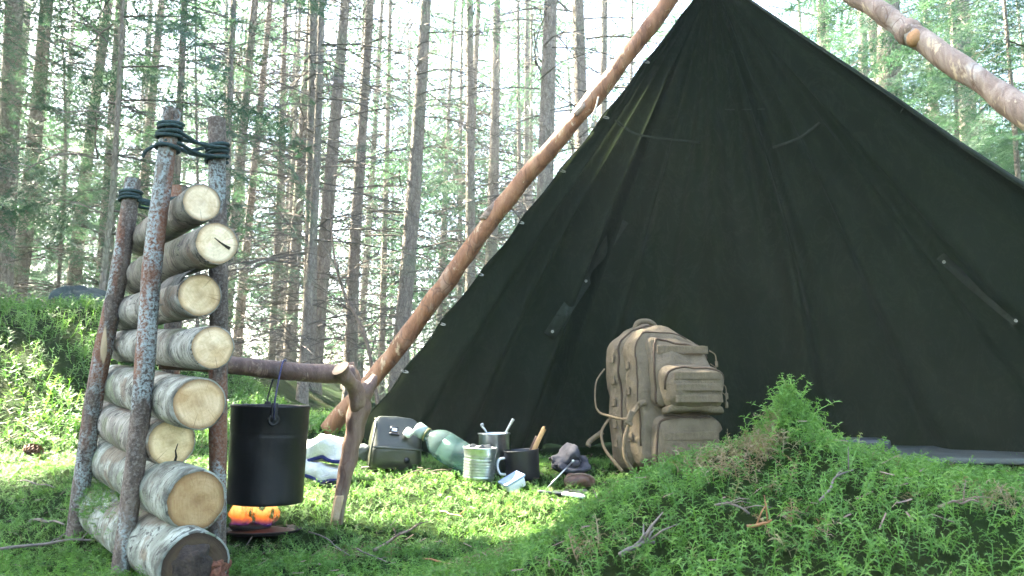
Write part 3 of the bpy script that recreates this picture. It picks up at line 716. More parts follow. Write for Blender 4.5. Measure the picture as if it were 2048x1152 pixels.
fp = at(524, 1052, 1.97); fp.z = gz(fp.x, fp.y) + .007
t = thing('fire_tray', 'low dark iron tray under the flames', 'tray', fp); Mf = Matrix.Translation(fp) @ Matrix.Rotation(rad(-3), 4, 'X')
part('tray', lathe([(.001, .0), (.082, .0), (.092, .006), (.095, .008), (.093, .0095), (.088, .007), (.080, .004), (.001, .004)], 44), M['soot'], t, Mf)
part('burnt_crust', lathe([(.001, .012), (.045, .011), (.068, .0065), (.078, .0045)], 30), M['rust'], t, Mf)
part('burner_ring', lathe([(.020, .006), (.046, .008), (.050, .016), (.046, .020), (.036, .018), (.034, .010)], 30), M['soot'], t, Mf @ Matrix.Translation((-.028, 0, .002)))
BARE.append((fp.x, fp.y, .086))
t = thing('flame', 'orange flames licking the underside of the pot', 'fire', at(508, 1052, 1.965) + Vector((0, 0, .004)))
fb = WM[t].translation
for k, (dx, dy, h, w, ln) in enumerate(((-.050, 0, .078, .011, .35), (-.036, -.012, .088, .013, -.15), (-.020, .006, .090, .012, .22), (.004, .010, .070, .009, -.5), (.030, -.004, .084, .011, .30), (.044, .006, .080, .010, -.22), (-.044, -.018, .045, .008, .5), (.014, -.022, .034, .010, .8), (-.008, -.024, .030, .010, -.9), (.036, -.018, .036, .008, -.6))):
    V, F = [], []; n, m = 14, 16
    for i in range(m + 1):
        u = i / m; r_ = w * 1.35 * (.35 + .65 * u / .22 if u < .22 else (1 - (u - .22) / .78) ** .75)
        c = Vector((dx + ln * .045 * (u * u + .3 * math.sin(u * 5 + k)) + .004 * math.sin(u * 11 + k * 2), dy + .006 * math.sin(u * 5 + k), u * h))
        for j in range(n):
            a = 6.283 * j / n; V.append(c + Vector((math.cos(a) * r_ * (1 + .35 * math.sin(2 * a + k + u * 6)), math.sin(a) * r_ * .7, .006 * math.sin(a * 2 + k))))
    for i in range(m):
        for j in range(n): F.append((i * n + j, i * n + (j + 1) % n, (i + 1) * n + (j + 1) % n, (i + 1) * n + j))
    part('tongue', (V, F), M['flame'], t, Matrix.Translation(fb))

# ------------------------------------------------------------------ tent poles and canvas
pl0 = at(656, 852, 3.2); pl0.z = min(pl0.z, gz(pl0.x, pl0.y) + .01); pl1 = at(1330, 0, 2.86); plt = at(1453, -152, 2.79)
t = thing('tent_pole', 'peeled orange red pine pole left of the dark canvas', 'pole', pl0, 'poles holding up the canvas')
ext = plt + (plt - pl1) * .8
PP = [pl0.lerp(ext, k / 7) + Vector((.010 * math.sin(k * 1.7), 0, .008 * math.cos(k * 2.1))) for k in range(8)]
part('bark', pole_mesh(PP, [.035, .035, .033, .032, .031, .030, .028], 24, .24, 2.2, 14, 11), M['pine'], t)
for (px, py, yy, sz) in ((978, 425, 3.03, .030), (850, 612, 3.1, .020), (1160, 218, 2.93, .022)):
    c = at(px, py, yy - .03); V, F = rbox(sz * 2.6, .02, sz, .008, 6, lambda p: p * (1 + .5 * mnoise.noise(p * 90 + Vector((px, 0, 0)))))
    o = part('loose_bark', (V, F), M['pine_grey'], t, Matrix.Translation(c) @ Matrix.Rotation(rad(-51), 4, 'Y')); o['label'] = 'pale flake of bark left on the pole'
BARE.append((pl0.x, pl0.y, .05))
q0 = plt + Vector((0, -.05, .03)); q1 = at(2046, 222, 1.9); dq = q1 - q0
tt_ = (q0.z - .02) / (q0.z - q1.z); q2 = q0 + dq * tt_
t = thing('tent_pole', 'thick pale pinkish pole slanting across the top right corner', 'pole', Vector((q2.x, q2.y, q2.z)), 'poles holding up the canvas')
QQ = [q0 - dq * .25] + [q0 + dq * s + Vector((0, .012 * math.sin(s * 9), .010 * math.cos(s * 7))) for s in (.2, .45, .7, .95, 1.3, tt_)]
part('bark', pole_mesh(QQ, [.025, .027, .029, .030, .032, .035, .038], 24, .24, 5.5, 14, 12), M['pine_grey'], t)
def proj_x(p):
    d = p - CAM; return 1024 + FPX * d.x / (d.y * math.cos(PITCH) + d.z * math.sin(PITCH))
sk = min((k / 200 for k in range(60, 200)), key=lambda k: abs(proj_x(q0 + dq * k) - 1832)); ck = q0 + dq * sk; vw = (CAM - ck).normalized(); dn = dq.normalized()
V, F = tube([ck + vw * .012, ck + vw * .030 + Vector((0, 0, -.012)), ck + vw * .040 + Vector((0, 0, -.018))], [.026, .021, .012], 16, True, .2, 40)
o = part('knot', (V, F), M['cut'], t, color=(.7, .5, .34)); o['label'] = 'sawn off branch knot'
V, F = tube([ck - dn * .05, ck - dn * .025, ck - dn * .004], [.031, .0365, .031], 22, True, .3, 50); part('bark_collar', (V, F), M['pine_grey'], t)

apex = at(1424, -49, 2.76); Lc = at(690, 884, 2.95)
BASE = curve([Lc, Vector((-.30, 3.28, .12)), Vector((.15, 3.55, .13)), Vector((.85, 3.74, .13)), Vector((1.55, 3.42, .12)), Vector((2.05, 2.75, .11)), Vector((2.30, 1.95, .12))], 30)
NU, NV = 181, 70
def base_at(u):
    f = min(max(u, 0), 1) * (len(BASE) - 1); i = min(int(f), len(BASE) - 2); return BASE[i].lerp(BASE[i + 1], f - i)
rc = random.Random(3); FOLD = [(rc.uniform(.04, .93), rc.uniform(.007, .024), rc.uniform(.4, 1.2)) for _ in range(19)]
def canvas_pt(u, v):
    b = base_at(u); b2 = base_at(u + .01) - base_at(u - .01); nrm = (b2.cross(apex - b)).normalized()     # into the tent
    p = apex.lerp(b, v)
    d = 0.0; e = min(1, min(u, 1 - u) * 14)
    for fu, fw, fa in FOLD:
        w = fw * (.75 + .8 * v); x = (u - fu - .015 * math.sin(v * 3 + fu * 20)) / w; d += fa * math.exp(-x * x) * (.9 if fu > .55 else .8)
    amp = .19 * (v ** .85) * (1 - .55 * v) * e
    d = d * amp - .055 * math.sin(math.pi * v) * e                                     # folds, and a slight sag
    d += .006 * math.sin(v * 23 + 2 * math.sin(u * 30)) * v * (1 - e)                  # puckered edge
    d += .007 * mnoise.noise(Vector((u * 22, v * 7, 0))) * v + .0035 * mnoise.noise(Vector((u * 55, v * 22, 4))) * v
    p = p + (base_at(.05) - base_at(0)).normalized() * (.013 * abs(math.sin(math.pi * (v * 9.3 + .2))) * max(0, 1 - u * 22) * (v > .06))
    k = max(0, .05 - v) / .05
    return p + nrm * d + Vector((.016 * math.cos(u * 25), .016 * math.sin(u * 25), 0)) * k
V = [canvas_pt(i / (NU - 1), .012 + .988 * j / (NV - 1)) for j in range(NV) for i in range(NU)]
F = [(j * NU + i, j * NU + i + 1, (j + 1) * NU + i + 1, (j + 1) * NU + i) for j in range(NV - 1) for i in range(NU - 1)]
tent = thing('canvas_shelter', 'dark olive canvas lean-to tent hung from the crossed poles', 'tent', Vector((.85, 3.2, .12)))
cv = part('canvas', (V, F), M['canvas'], tent)
BV = BVHTree.FromPolygons([tuple(v) for v in V], F)
def hit(px, py, off=.006):
    d = (at(px, py, 2) - CAM).normalized(); h = BV.ray_cast(CAM, d)
    return (h[0] - d * off, d) if h[0] else (None, d)
# flap folded outwards along the right edge, with its seam
fl = []
for j in range(NV):
    v = .012 + .988 * j / (NV - 1); p = canvas_pt(1, v); w = .010 + .10 * v
    fl += [p, p + Vector((.75, .62, .30)).normalized() * w * .55 + Vector((0, 0, .004)), p + Vector((.80, .95, -.12)).normalized() * w]
Ff = [(j * 3 + i, j * 3 + i + 1, j * 3 + i + 4, j * 3 + i + 3) for j in range(NV - 1) for i in range(2)]
o = part('folded_edge', (fl, Ff), M['canvas'], tent); sd = o.modifiers.new('thick', 'SOLIDIFY'); sd.thickness = .002
part('edge_seam', tube([canvas_pt(.997, .03 + .97 * j / 60) + Vector((0, -.003, 0)) for j in range(61)], .0028, 6), M['hem'], tent)
part('edge_seam', tube([canvas_pt(.004, .03 + .97 * j / 60) + Vector((0, -.003, 0)) for j in range(61)], .0026, 6), M['canvas'], tent)
def strip(pts, w):
    """a flat strip of doubled canvas sewn on the inside along photo points"""
    C = curve([hit(*p)[0] for p in pts], 8); d = (C[0] - CAM).normalized(); V, F = [], []
    for i, p in enumerate(C):
        tg = (C[min(i + 1, len(C) - 1)] - C[max(i - 1, 0)]).normalized(); s = tg.cross(d).normalized() * w
        V += [p - s, p + s, p - s - d * .004, p + s - d * .004]
    for i in range(len(C) - 1):
        a = 4 * i; F += [(a + 2, a + 3, a + 7, a + 6), (a, a + 2, a + 6, a + 4), (a + 3, a + 1, a + 5, a + 7)]
    e = 4 * (len(C) - 1); F += [(0, 1, 3, 2), (e, e + 2, e + 3, e + 1)]
    return V, F
s1 = part('button_strip', strip([(1247, 440), (1208, 500), (1172, 560), (1134, 617), (1098, 672)], .024), M['hem'], tent)
s2 = part('button_strip', strip([(1880, 512), (1935, 562), (1985, 604), (2036, 646)], .016), M['hem'], tent)
def disc(parent, name, px, py, r, mat):
    p, d = hit(px, py, .012); part(name, lathe([(.001, .004), (r * .5, .003), (r * .6, .005), (r, .004), (r, 0)], 16), mat, parent, axis_matrix(p, p - d))
for p in ((1243, 455), (1172, 562), (1105, 663)): disc(s1, 'snap_button', *p, .0062, M['brass'])
for p in ((1888, 524), (2032, 641)): disc(s2, 'snap_button', *p, .0062, M['brass'])
for px, py in ((1290, 122), (1209, 233), (1122, 340), (1039, 443), (958, 547), (882, 646), (808, 741)):
    p, d = hit(px + 2, py + 2, .006)
    if p is None: continue
    pts = [p + Vector((.014 * math.cos(a) * .9, -.002, .0035 * math.sin(a) - .008 * math.cos(a) * .4)) for a in np.linspace(0, 6.283, 13)]
    part('button_loop', tube(pts, .0022, 5), M['pale_cord'], tent)
for px, py in ((1688, 118), (1803, 216), (1933, 313), (1583, 42)):
    p, d = hit(px, py, .006)
    if p is None: continue
    part('button_loop', tube([p + Vector((-.004, 0, -.016)), p + Vector((.004, -.002, .0)), p + Vector((.001, 0, .018))], .002, 5), M['hem'], tent)
for pts, w in ((((1450, 219), (1490, 219), (1530, 218)), .002), (((1545, 295), (1600, 275), (1640, 245)), .005), (((1230, 240), (1280, 270), (1400, 285)), .004)):
    part('seam', strip(pts, w), M['hem'], tent)
p = hit(1198, 222)[0] or at(1198, 222, 2.8); p = p + Vector((-.012, -.01, .01))
part('hanging_cord', tube(curve([p + Vector((.01, 0, .04)), p, p + Vector((-.016, -.005, -.04)), p + Vector((-.014, -.005, -.062))], 5), .0035, 6), M['pale_cord'], tent)
V, F = rbox(.018, .018, .022, .008, 5, lambda q: q * (1 + .4 * mnoise.noise(q * 150))); part('cord_knot', (V, F), M['pale_cord'], tent, Matrix.Translation(p + Vector((-.014, -.006, -.068))))
part('peak_rope', tube(curve([apex + Vector((0, 0, -.03)), apex + Vector((.01, .0, .06)), plt + Vector((0, 0, .05))], 6), .006, 7), M['cord'], tent)

# ------------------------------------------------------------------ backpack
bp = at(1318, 955, 2.58); bp.z = gz(bp.x, bp.y) + .012
pack = thing('backpack', 'coyote tan backpack with stacked front pockets leaning in the tent mouth', 'backpack', bp)
BARE.append((bp.x, bp.y, .15))
MB = Matrix.Translation(bp) @ Matrix.Rotation(rad(16), 4, 'Z') @ Matrix.Rotation(rad(-5), 4, 'X') @ Matrix.Diagonal((.95, 1, 1, 1))
def wr(p, a=.004, s=14, o=0.0): return p + Vector((mnoise.noise(p * s + Vector((o, 1, 2))), mnoise.noise(p * s + Vector((5, o, 3))), mnoise.noise(p * s + Vector((4, 6, o))))) * a
def pk(name, w, d, h, r, c, fn=None, n=14, mat='tan', parent=None, o=0.0, am=.010):
    c = Vector(c)
    def g(p):
        q = p + c
        if fn: q = fn(q)
        return wr(q, am, 16, o)
    V, F = rbox(w, d, h, r, n, g); return part(name, (V, F), M[mat], parent or pack, MB)
def dome(q):   # rounded, sloping top that falls to the right
    k = max(0, q.z - .34) / .14
    return Vector((q.x * (1 - .10 * k * k), q.y + .02 * k, q.z - (.045 * (q.x / .15) ** 2 + .030 * max(0, q.x) / .15 + .010) * k))
def lowin(q): k = max(0, .16 - q.z) / .16; return Vector((q.x * (1 - .08 * k), q.y, q.z))
body = pk('main_compartment', .300, .15, .485, .060, (0, .02, .242), lambda q: lowin(dome(q)), 18, am=.014)
frontc = pk('front_compartment', .282, .10, .455, .045, (.012, -.075, .232), lambda q: lowin(dome(q + Vector((0, 0, .008)))), 18, o=3., am=.013)
up = pk('upper_pocket', .222, .075, .235, .032, (.036, -.128, .312), lambda q: Vector((q.x, q.y + .05 * max(0, q.z - .33) / .1, q.z - .028 * max(0, q.x) / .11 * (1 if q.z > .3 else 0))), 14, o=7.)
mid = pk('bulging_pocket', .205, .092, .138, .040, (.042, -.165, .255), lambda q: Vector((q.x * (1 + .06 * (q.z - .25) / .07), q.y - .012 * (1 - ((q.z - .24) / .07) ** 2), q.z - .006 * q.x / .1)), 14, o=9.)
low = pk('lower_pocket', .235, .085, .150, .036, (.030, -.130, .090), None, 14, o=12.)
pk('pocket_flap', .200, .06, .022, .010, (.045, -.170, .180), lambda q: Vector((q.x, q.y, q.z - .10 * (q.x - .04) ** 2 * 8 + .01)), 10, o=13.)
def web(parent, w, h, c, yaw=0., n=6):
    V, F = rbox(w, .0045, h, .002, n, lambda q: wr(q, .0015, 40)); return part('webbing_band', (V, F), M['tan_web'], parent, MB @ Matrix.Translation(c) @ Matrix.Rotation(yaw, 4, 'Z'))
for z, y in ((.283, -.2215), (.248, -.2245), (.214, -.222)): web(mid, .166, .024, (.042, y, z))
for z in (.105, .062): web(low, .19, .025, (.030, -.1745, z))
web(up, .185, .026, (.036, -.151, .372)); 
for z in (.36, .29, .22, .15, .09): web(body, .028, .026, (-.151, .0, z), rad(90))
for z in (.33, .25, .11): web(frontc, .022, .026, (-.1315, -.075, z), rad(90))
PKV, PKF = join([([v.co.copy() for v in o.data.vertices], [tuple(f.vertices) for f in o.data.polygons]) for o in (body, frontc, up, mid, low)])
PKB = BVHTree.FromPolygons([tuple(v) for v in PKV], PKF)
def snap(q, off=0.0):
    h = PKB.find_nearest(q); return h[0] + h[1] * off if h[0] is not None else q
def zipper(parent, pts, r=.0042, n=8):
    part('zipper', tube([snap(q) for q in curve([Vector(p) for p in pts], n)], r, 7, True, .2, 200), M['zip'], parent, MB)
zipper(body, [(-.148, -.045, .06), (-.153, -.04, .22), (-.150, -.035, .36), (-.125, -.03, .452), (-.05, -.027, .487), (.05, -.03, .468), (.115, -.035, .425), (.146, -.04, .34)])
zipper(frontc, [(-.128, -.122, .08), (-.132, -.124, .24), (-.122, -.122, .385), (-.08, -.112, .436), (.03, -.104, .432), (.11, -.108, .386)], .003)
zipper(up, [(-.078, -.150, .20), (-.080, -.156, .29), (-.070, -.150, .37), (-.035, -.132, .418), (.02, -.137, .398), (.075, -.140, .392), (.125, -.137, .378), (.150, -.130, .35)])
zipper(mid, [(-.062, -.190, .245), (-.050, -.200, .292), (-.01, -.207, .316), (.045, -.209, .321), (.10, -.204, .312), (.140, -.192, .285), (.148, -.180, .255)])
zipper(low, [(-.090, -.155, .03), (-.088, -.160, .11), (-.060, -.160, .156), (.03, -.160, .166), (.11, -.158, .158)])
for i, (x, y, z) in enumerate(((.146, -.150, .335), (.150, -.140, .295), (.152, -.185, .232), (.146, -.19, .205))):
    part('zipper_pull', tube(curve([Vector((x - .012, y, z + .035)), Vector((x + .004, y - .006, z + .022)), Vector((x + .007, y - .006, z))], 5), .002, 6), M['tan_web'], pack, MB)
    V, F = rbox(.010, .007, .020, .003, 5); part('pull_tab', (V, F), M['tan_web'], pack, MB @ Matrix.Translation((x + .007, y - .006, z - .008)))
part('top_handle', tube(curve([Vector((-.045, .03, .462)), Vector((-.03, .03, .486)), Vector((.0, .03, .492)), Vector((.03, .03, .482)), Vector((.045, .03, .450))], 6), .010, 10, True, .1, 50), M['tan_web'], pack, MB)
def strap(name, pts, w, nrm=Vector((-.6, -1, 0)), th=.0022, n=8, mat='tan_web', Mx=None):
    C = curve([Vector(p) for p in pts], n); V, F = [], []
    for i, p in enumerate(C):
        tg = (C[min(i + 1, len(C) - 1)] - C[max(i - 1, 0)]).normalized(); s = tg.cross(nrm).normalized() * w / 2; q = s.cross(tg).normalized() * th
        V += [p - s - q, p + s - q, p + s + q, p - s + q]
    for i in range(len(C) - 1):
        for k in range(4): F.append((4 * i + k, 4 * i + (k + 1) % 4, 4 * i + 4 + (k + 1) % 4, 4 * i + 4 + k))
    e = 4 * (len(C) - 1); F += [(3, 2, 1, 0), (e, e + 1, e + 2, e + 3)]
    return part(name, (V, F), M[mat], pack, MB if Mx is None else Mx)
sn = lambda pts, o_=.004: [snap(Vector(p), o_) for p in pts]
strap('side_strap', sn([(-.095, -.14, .212), (-.118, -.135, .208), (-.135, -.12, .195)]) + [Vector((-.150, -.12, .170))], .018, Vector((-1, -.6, 0)), .0016)
strap('side_strap', [(-.156, -.122, .150), (-.172, -.115, .105), (-.170, -.105, .05), (-.150, -.112, .008)], .013, Vector((-1, -.5, 0)), .0014)
strap('side_strap', [(-.155, -.118, .162), (-.168, -.08, .164), (-.186, -.03, .176), (-.196, .02, .19), (-.198, .045, .22), (-.186, .06, .29), (-.152, .06, .335)], .008, Vector((-1, -.2, 0)), .0010)
V, F = rbox(.020, .012, .036, .004, 6); part('buckle', (V, F), M['tan_web'], pack, MB @ Matrix.Translation((-.155, -.128, .168)) @ Matrix.Rotation(rad(28), 4, 'Y'))
V, F = rbox(.026, .008, .012, .003, 6); part('buckle', (V, F), M['tan_web'], pack, MB @ Matrix.Translation((-.161, -.128, .148)) @ Matrix.Rotation(rad(28), 4, 'Y'))
strap('shoulder_strap', [(-.150, .05, .17), (-.182, .04, .13), (-.190, .01, .08), (-.170, -.03, .03), (-.155, -.05, .004)], .010, Vector((-1, -.6, 0)), .0012)
strap('hip_strap', [(-.17, .06, .13), (-.215, .07, .10), (-.225, .06, .085)], .016, Vector((-.2, -1, 0)), .004)
strap('hip_strap', [(.13, -.06, .135), (.18, -.06, .14), (.20, -.05, .115)], .045, Vector((0, -1, .2)), .006)

# ------------------------------------------------------------------ small gear on the moss
def gear(px, py, Y, dz=0.0):
    p = at(px, py, Y); p.z = gz(p.x, p.y) + dz; return p
# olive pouch
g = gear(785, 925, 2.62, .004); t = thing('mess_kit_pouch', 'shiny olive rubberised pouch with a buckle left of the bottle', 'pouch', g); BARE.append((g.x, g.y, .075))
Mg = Matrix.Translation(g) @ Matrix.Rotation(rad(17), 4, 'Z') @ Matrix.Rotation(rad(5), 4, 'Y')
def lid(p):
    k = (p.z + .08) / .16; y = p.y
    if p.y < 0: y = p.y * (1.08 - .95 * max(0, k - .42) / .58)
    return Vector((p.x * (1.02 - .20 * max(0, k - .3)), y, p.z + .004 * math.cos(p.x * 25)))
V, F = rbox(.165, .125, .165, .026, 16, lambda p: wr(lid(p), .003, 25), (0, 0, .082)); part('body', (V, F), M['olive_rubber'], t, Mg); PB_ = BVHTree.FromPolygons([tuple(Mg @ v) for v in V], F)
V, F = rbox(.160, .006, .007, .003, 8, None, (0, -.0685, .070)); part('lid_edge', (V, F), M['olive_rubber'], t, Mg)
rim = [Vector((-.083 + .014 * max(0, z - .07) / .09, y, z)) for y, z in ((-.064, .01), (-.069, .07), (-.038, .12), (-.006, .152), (.03, .157))]
part('lid_seam', tube(curve(rim, 6), .0035, 6), M['olive_rubber'], t, Mg)
rd_ = (at(788, 866, 2) - CAM).normalized(); hb = PB_.ray_cast(CAM, rd_); nb_ = hb[1] if hb[1].dot(rd_) < 0 else -hb[1]
xk = Vector((1, 0, 0)); xk = (xk - nb_ * xk.dot(nb_)).normalized(); Mk = Matrix((xk, -nb_, xk.cross(-nb_))).transposed().to_4x4(); Mk.translation = hb[0] + nb_ * .004
part('buckle', join([tube([Vector((-.012, 0, .002)), Vector((-.011, 0, .02)), Vector((.011, 0, .02)), Vector((.012, 0, .002)), Vector((-.012, 0, .002))], .0022, 6), rbox(.034, .004, .006, .002, 3, None, (.002, -.002, -.006))]), M['dark_steel'], t, Mk)
V, F = rbox(.018, .004, .016, .002, 4); part('buckle_plate', (V, F), M['white_plastic'], t, Mk @ Matrix.Translation((0, .003, .011)))
part('lower_stud', lathe([(.001, .006), (.009, .004), (.010, 0)], 14), M['dark_steel'], t, Mg @ axis_matrix(Vector((.032, -.0705, .035)), Vector((.032, -.10, .035))))
V, F = rbox(.05, .03, .05, .015, 6, lambda p: wr(p, .012, 60)); part('strap_bundle', (V, F), M['grey_mat'], t, Mg @ Matrix.Translation((-.095, .02, .045)))
# bottle
b0_, b1_ = at(836, 858, 2.56), at(955, 935, 2.50); t = thing('water_bottle', 'translucent blue green plastic bottle lying tilted against the pouch', 'bottle', gear(910, 940, 2.5)); ax = (b1_ - b0_)
Lb = ax.length; Mb = axis_matrix(b0_, b1_)
prof = [(.0, .03), (.018, .03), (.0185, .040), (.021, .046), (.034, .062), (.044, .082), (.048, .105), (.048, .145), (.046, .150), (.048, .156), (.048, Lb + .02), (.043, Lb + .034), (.001, Lb + .034)]
part('bottle_body', lathe(prof, 36), M['bottle'], t, Mb)
part('cap', lathe([(.001, -.006), (.019, -.006), (.0225, -.002), (.0225, .024), (.020, .030), (.001, .030)], 24), M['cap_plastic'], t, Mb)
part('neck_ring', lathe([(.020, .032), (.0235, .033), (.0235, .036), (.020, .038)], 24), M['olive_strap'], t, Mb)
V, F = rbox(.028, .022, .03, .008, 6); part('strap_clip', (V, F), M['white_plastic'], t, Matrix.Translation(b0_ + Vector((-.032, .012, -.012))) @ Matrix.Rotation(rad(35), 4, 'Y'))
part('water', lathe([(.001, .10), (.046, .105), (.0465, Lb + .016), (.001, Lb + .018)], 28), M['bottle'], t, Mb)
BARE.append((b1_.x, b1_.y, .06)); BARE.append((b0_.lerp(b1_, .6).x, b0_.lerp(b1_, .6).y, .045))
# ribbed tin
g = gear(957, 944, 2.45, -.002); t = thing('tin_can', 'open ribbed tin can standing beside the bottle', 'can', g); BARE.append((g.x, g.y, .05))
pr = [(.001, .002), (.046, .002)] + [(.0475 + .0016 * math.cos(i * math.pi), .012 + i * .0042) for i in range(14)] + [(.049, .078), (.0505, .092), (.0525, .095), (.0525, .099), (.0500, .100), (.0475, .094), (.046, .006), (.001, .005)]
Mt = Matrix.Translation(g) @ Matrix.Rotation(rad(3), 4, 'Y'); part('can', lathe(pr, 40), M['tin'], t, Mt)
V, F = rbox(.07, .045, .02, .01, 8, lambda p: wr(p, .012, 60)); part('black_contents', (V, F), M['black_plastic'], t, Mt @ Matrix.Translation((-.006, .005, .095)))
# steel cup with spoons
g = gear(988, 938, 2.56, .0); t = thing('steel_cup', 'taller steel cup behind the ribbed tin', 'cup', g); BARE.append((g.x, g.y, .05))
part('cup', lathe([(.001, .0), (.046, .0), (.049, .006), (.049, .118), (.052, .121), (.0525, .124), (.050, .1245), (.047, .120), (.0465, .008), (.001, .006)], 40), M['steel'], t, Matrix.Translation(g))
Ms = Matrix.Translation(g)
def spoon(label, pts, r):
    P = [Vector(p) for p in pts]; s = thing('spoon', label, 'spoon', P[0]); C = curve(P, 6)
    part('handle', tube(C, [r * (.55 + .45 * i / (len(C) - 1)) for i in range(len(C))], 7), M['steel'], s); return s
spoon('spoon with hooked handle leaning left in the steel cup', [g + Vector((.01, 0, .02)), g + Vector((-.022, -.004, .12)), g + Vector((-.040, -.006, .148)), g + Vector((-.034, -.008, .152))], .005)
spoon('straight spoon handle leaning right in the steel cup', [g + Vector((.0, 0, .02)), g + Vector((.036, .0, .12)), g + Vector((.054, .002, .155)), g + Vector((.062, .002, .168))], .0055)
# dark mug with wooden spoon
g = gear(1046, 945, 2.5, .0); t = thing('dark_mug', 'dark enamel mug with a bright handle and a wooden grip sticking out', 'mug', g); BARE.append((g.x, g.y, .055))
Mt = Matrix.Translation(g) @ Matrix.Rotation(rad(-4), 4, 'Y'); part('mug', lathe([(.001, .0), (.050, .0), (.053, .006), (.0545, .085), (.056, .088), (.0545, .090), (.052, .086), (.0505, .008), (.001, .006)], 40), M['dark_steel'], t, Mt)
part('mug_handle', tube(curve([Vector((-.050, -.012, .068)), Vector((-.068, -.02, .066)), Vector((-.076, -.022, .048)), Vector((-.070, -.02, .024)), Vector((-.052, -.012, .018))], 6), .0045, 8), M['white_plastic'], t, Mt)
s = thing('wooden_spatula', 'light wooden handle slanting out of the dark mug', 'utensil', g + Vector((.02, 0, .02)))
part('handle', tube(curve([g + Vector((.012, .01, .03)), g + Vector((.040, .012, .10)), g + Vector((.064, .014, .148)), g + Vector((.068, .014, .154))], 6), [.008] * 17 + [.0085, .006], 10), M['handle_wood'], s)
s = thing('folding_knife', 'short dark handle beside the wooden one in the mug', 'knife', g + Vector((.01, .015, .02)))
part('handle', tube(curve([g + Vector((.004, .022, .03)), g + Vector((.034, .024, .10)), g + Vector((.047, .026, .128))], 6), .008, 8), M['dark_wood'], s)
# little clear container
g = gear(1027, 952, 2.38, .016); t = thing('plastic_tub', 'small clear blue plastic tub tipped in front of the mug', 'tub', g); BARE.append((g.x, g.y, .035))
Mt = Matrix.Translation(g) @ Matrix.Rotation(rad(-28), 4, 'Y') @ Matrix.Rotation(rad(25), 4, 'Z') @ Matrix.Rotation(rad(22), 4, 'X')
V, F = rbox(.062, .045, .030, .006, 6, lambda p: Vector((p.x * (1 + 3 * p.z), p.y * (1 + 3 * p.z), p.z))); part('tub', (V, F), M['white_plastic'], t, Mt)
V, F = rbox(.070, .052, .008, .003, 6, None, (0, 0, .019)); part('lid', (V, F), M['blue_plastic'], t, Mt)
# grey cap
g = gear(1137, 948, 2.56, .03); t = thing('wool_cap', 'crumpled grey wool cap between the mug and the backpack', 'cap', g); BARE.append((g.x, g.y, .06))
V, F = rbox(.120, .085, .075, .034, 16, lambda p: wr(Vector((p.x, p.y, p.z - .25 * abs(p.x) * (1 if p.z > 0 else 0) + .012 * math.sin(p.x * 70 + p.z * 30))), .018, 28)); part('crown', (V, F), M['grey_felt'], t, Matrix.Translation(g + Vector((0, 0, .012))))
V, F = rbox(.095, .04, .020, .009, 10, lambda p: wr(Vector((p.x, p.y, p.z + 6 * p.x * p.x)), .008, 40)); part('turned_brim', (V, F), M['grey_felt'], t, Matrix.Translation(g + Vector((.012, -.045, -.012))) @ Matrix.Rotation(rad(20), 4, 'X'))
V, F = rbox(.026, .018, .020, .008, 6); part('tassel', (V, F), M['grey_felt'], t, Matrix.Translation(g + Vector((.02, -.055, .008))))
# thin pale rod, brown lid, white board
a_, b_ = at(1086, 955, 2.36), at(1146, 922, 2.42); a_.z = gz(a_.x, a_.y) + .004
t = thing('tent_peg', 'thin pale metal peg lying in front of the cap', 'peg', a_); part('shaft', tube([a_, a_.lerp(b_, .5), b_], [.0018, .0022, .0026], 6), M['steel'], t); V, F = rbox(.008, .006, .008, .002, 4); part('head', (V, F), M['steel'], t, Matrix.Translation(b_))
g = gear(1158, 955, 2.42, .012); t = thing('leather_pouch', 'dark brown round leather pouch beside the backpack foot', 'pouch', g); V, F = rbox(.09, .06, .05, .024, 10, lambda p: wr(p, .008, 30)); part('pouch', (V, F), M['dark_wood'], t, Matrix.Translation(g)); part('rim', tube([g + Vector((.044 * math.cos(a), -.031, .006 + .022 * math.sin(a))) for a in np.linspace(0, 3.14, 12)], .0025, 5), M['stick_brown'], t)
g = gear(1148, 972, 2.28, .010); t = thing('white_board', 'white enamel edge of a board lying flat on the moss', 'board', g)
V, F = rbox(.066, .04, .008, .003, 8); part('board', (V, F), M['white_plastic'], t, Matrix.Translation(g) @ Matrix.Rotation(rad(7), 4, 'Y') @ Matrix.Rotation(rad(-12), 4, 'Z')); BARE.append((g.x, g.y, .04))
V, F = rbox(.14, .06, .006, .003, 8, lambda p: wr(p, .008, 20)); part('black_cloth', (V, F), M['black_plastic'], t, Matrix.Translation(g + Vector((-.03, .06, .002))))
# towel
g = gear(648, 936, 2.46, .0); t = thing('folded_towel', 'folded white towel with navy edging behind the pot', 'towel', g); BARE.append((g.x, g.y, .075))
def towel(w, d, h, c, yaw, droop, o):
    def fn(p):
        k = p.x / (w / 2); q = Vector((p.x, p.y * (1 - .15 * abs(k)), p.z * (1 - .25 * k * k) - droop * k * abs(k) + .012 * math.sin(p.x * 38 + o) * (1 if p.z > 0 else .6)))
        return wr(q, .012, 26, o)
    Mt = Matrix.Translation(g + Vector(c)) @ Matrix.Rotation(yaw, 4, 'Z')
    V, F = rbox(w, d, h, h * .46, 18, fn); part('fold', (V, F), M['white_cloth'], t, Mt)
    pts = [fn(Vector((x, -d / 2 * .93, -h * .38))) for x in np.linspace(-w / 2 * .96, w / 2 * .96, 17)]
    part('navy_edging', tube(pts, .0055, 7), M['blue_trim'], t, Mt)
towel(.170, .12, .070, (-.008, .01, .098), rad(-5), .008, 1.); towel(.150, .11, .050, (.0, -.006, .040), rad(6), .010, 4.)
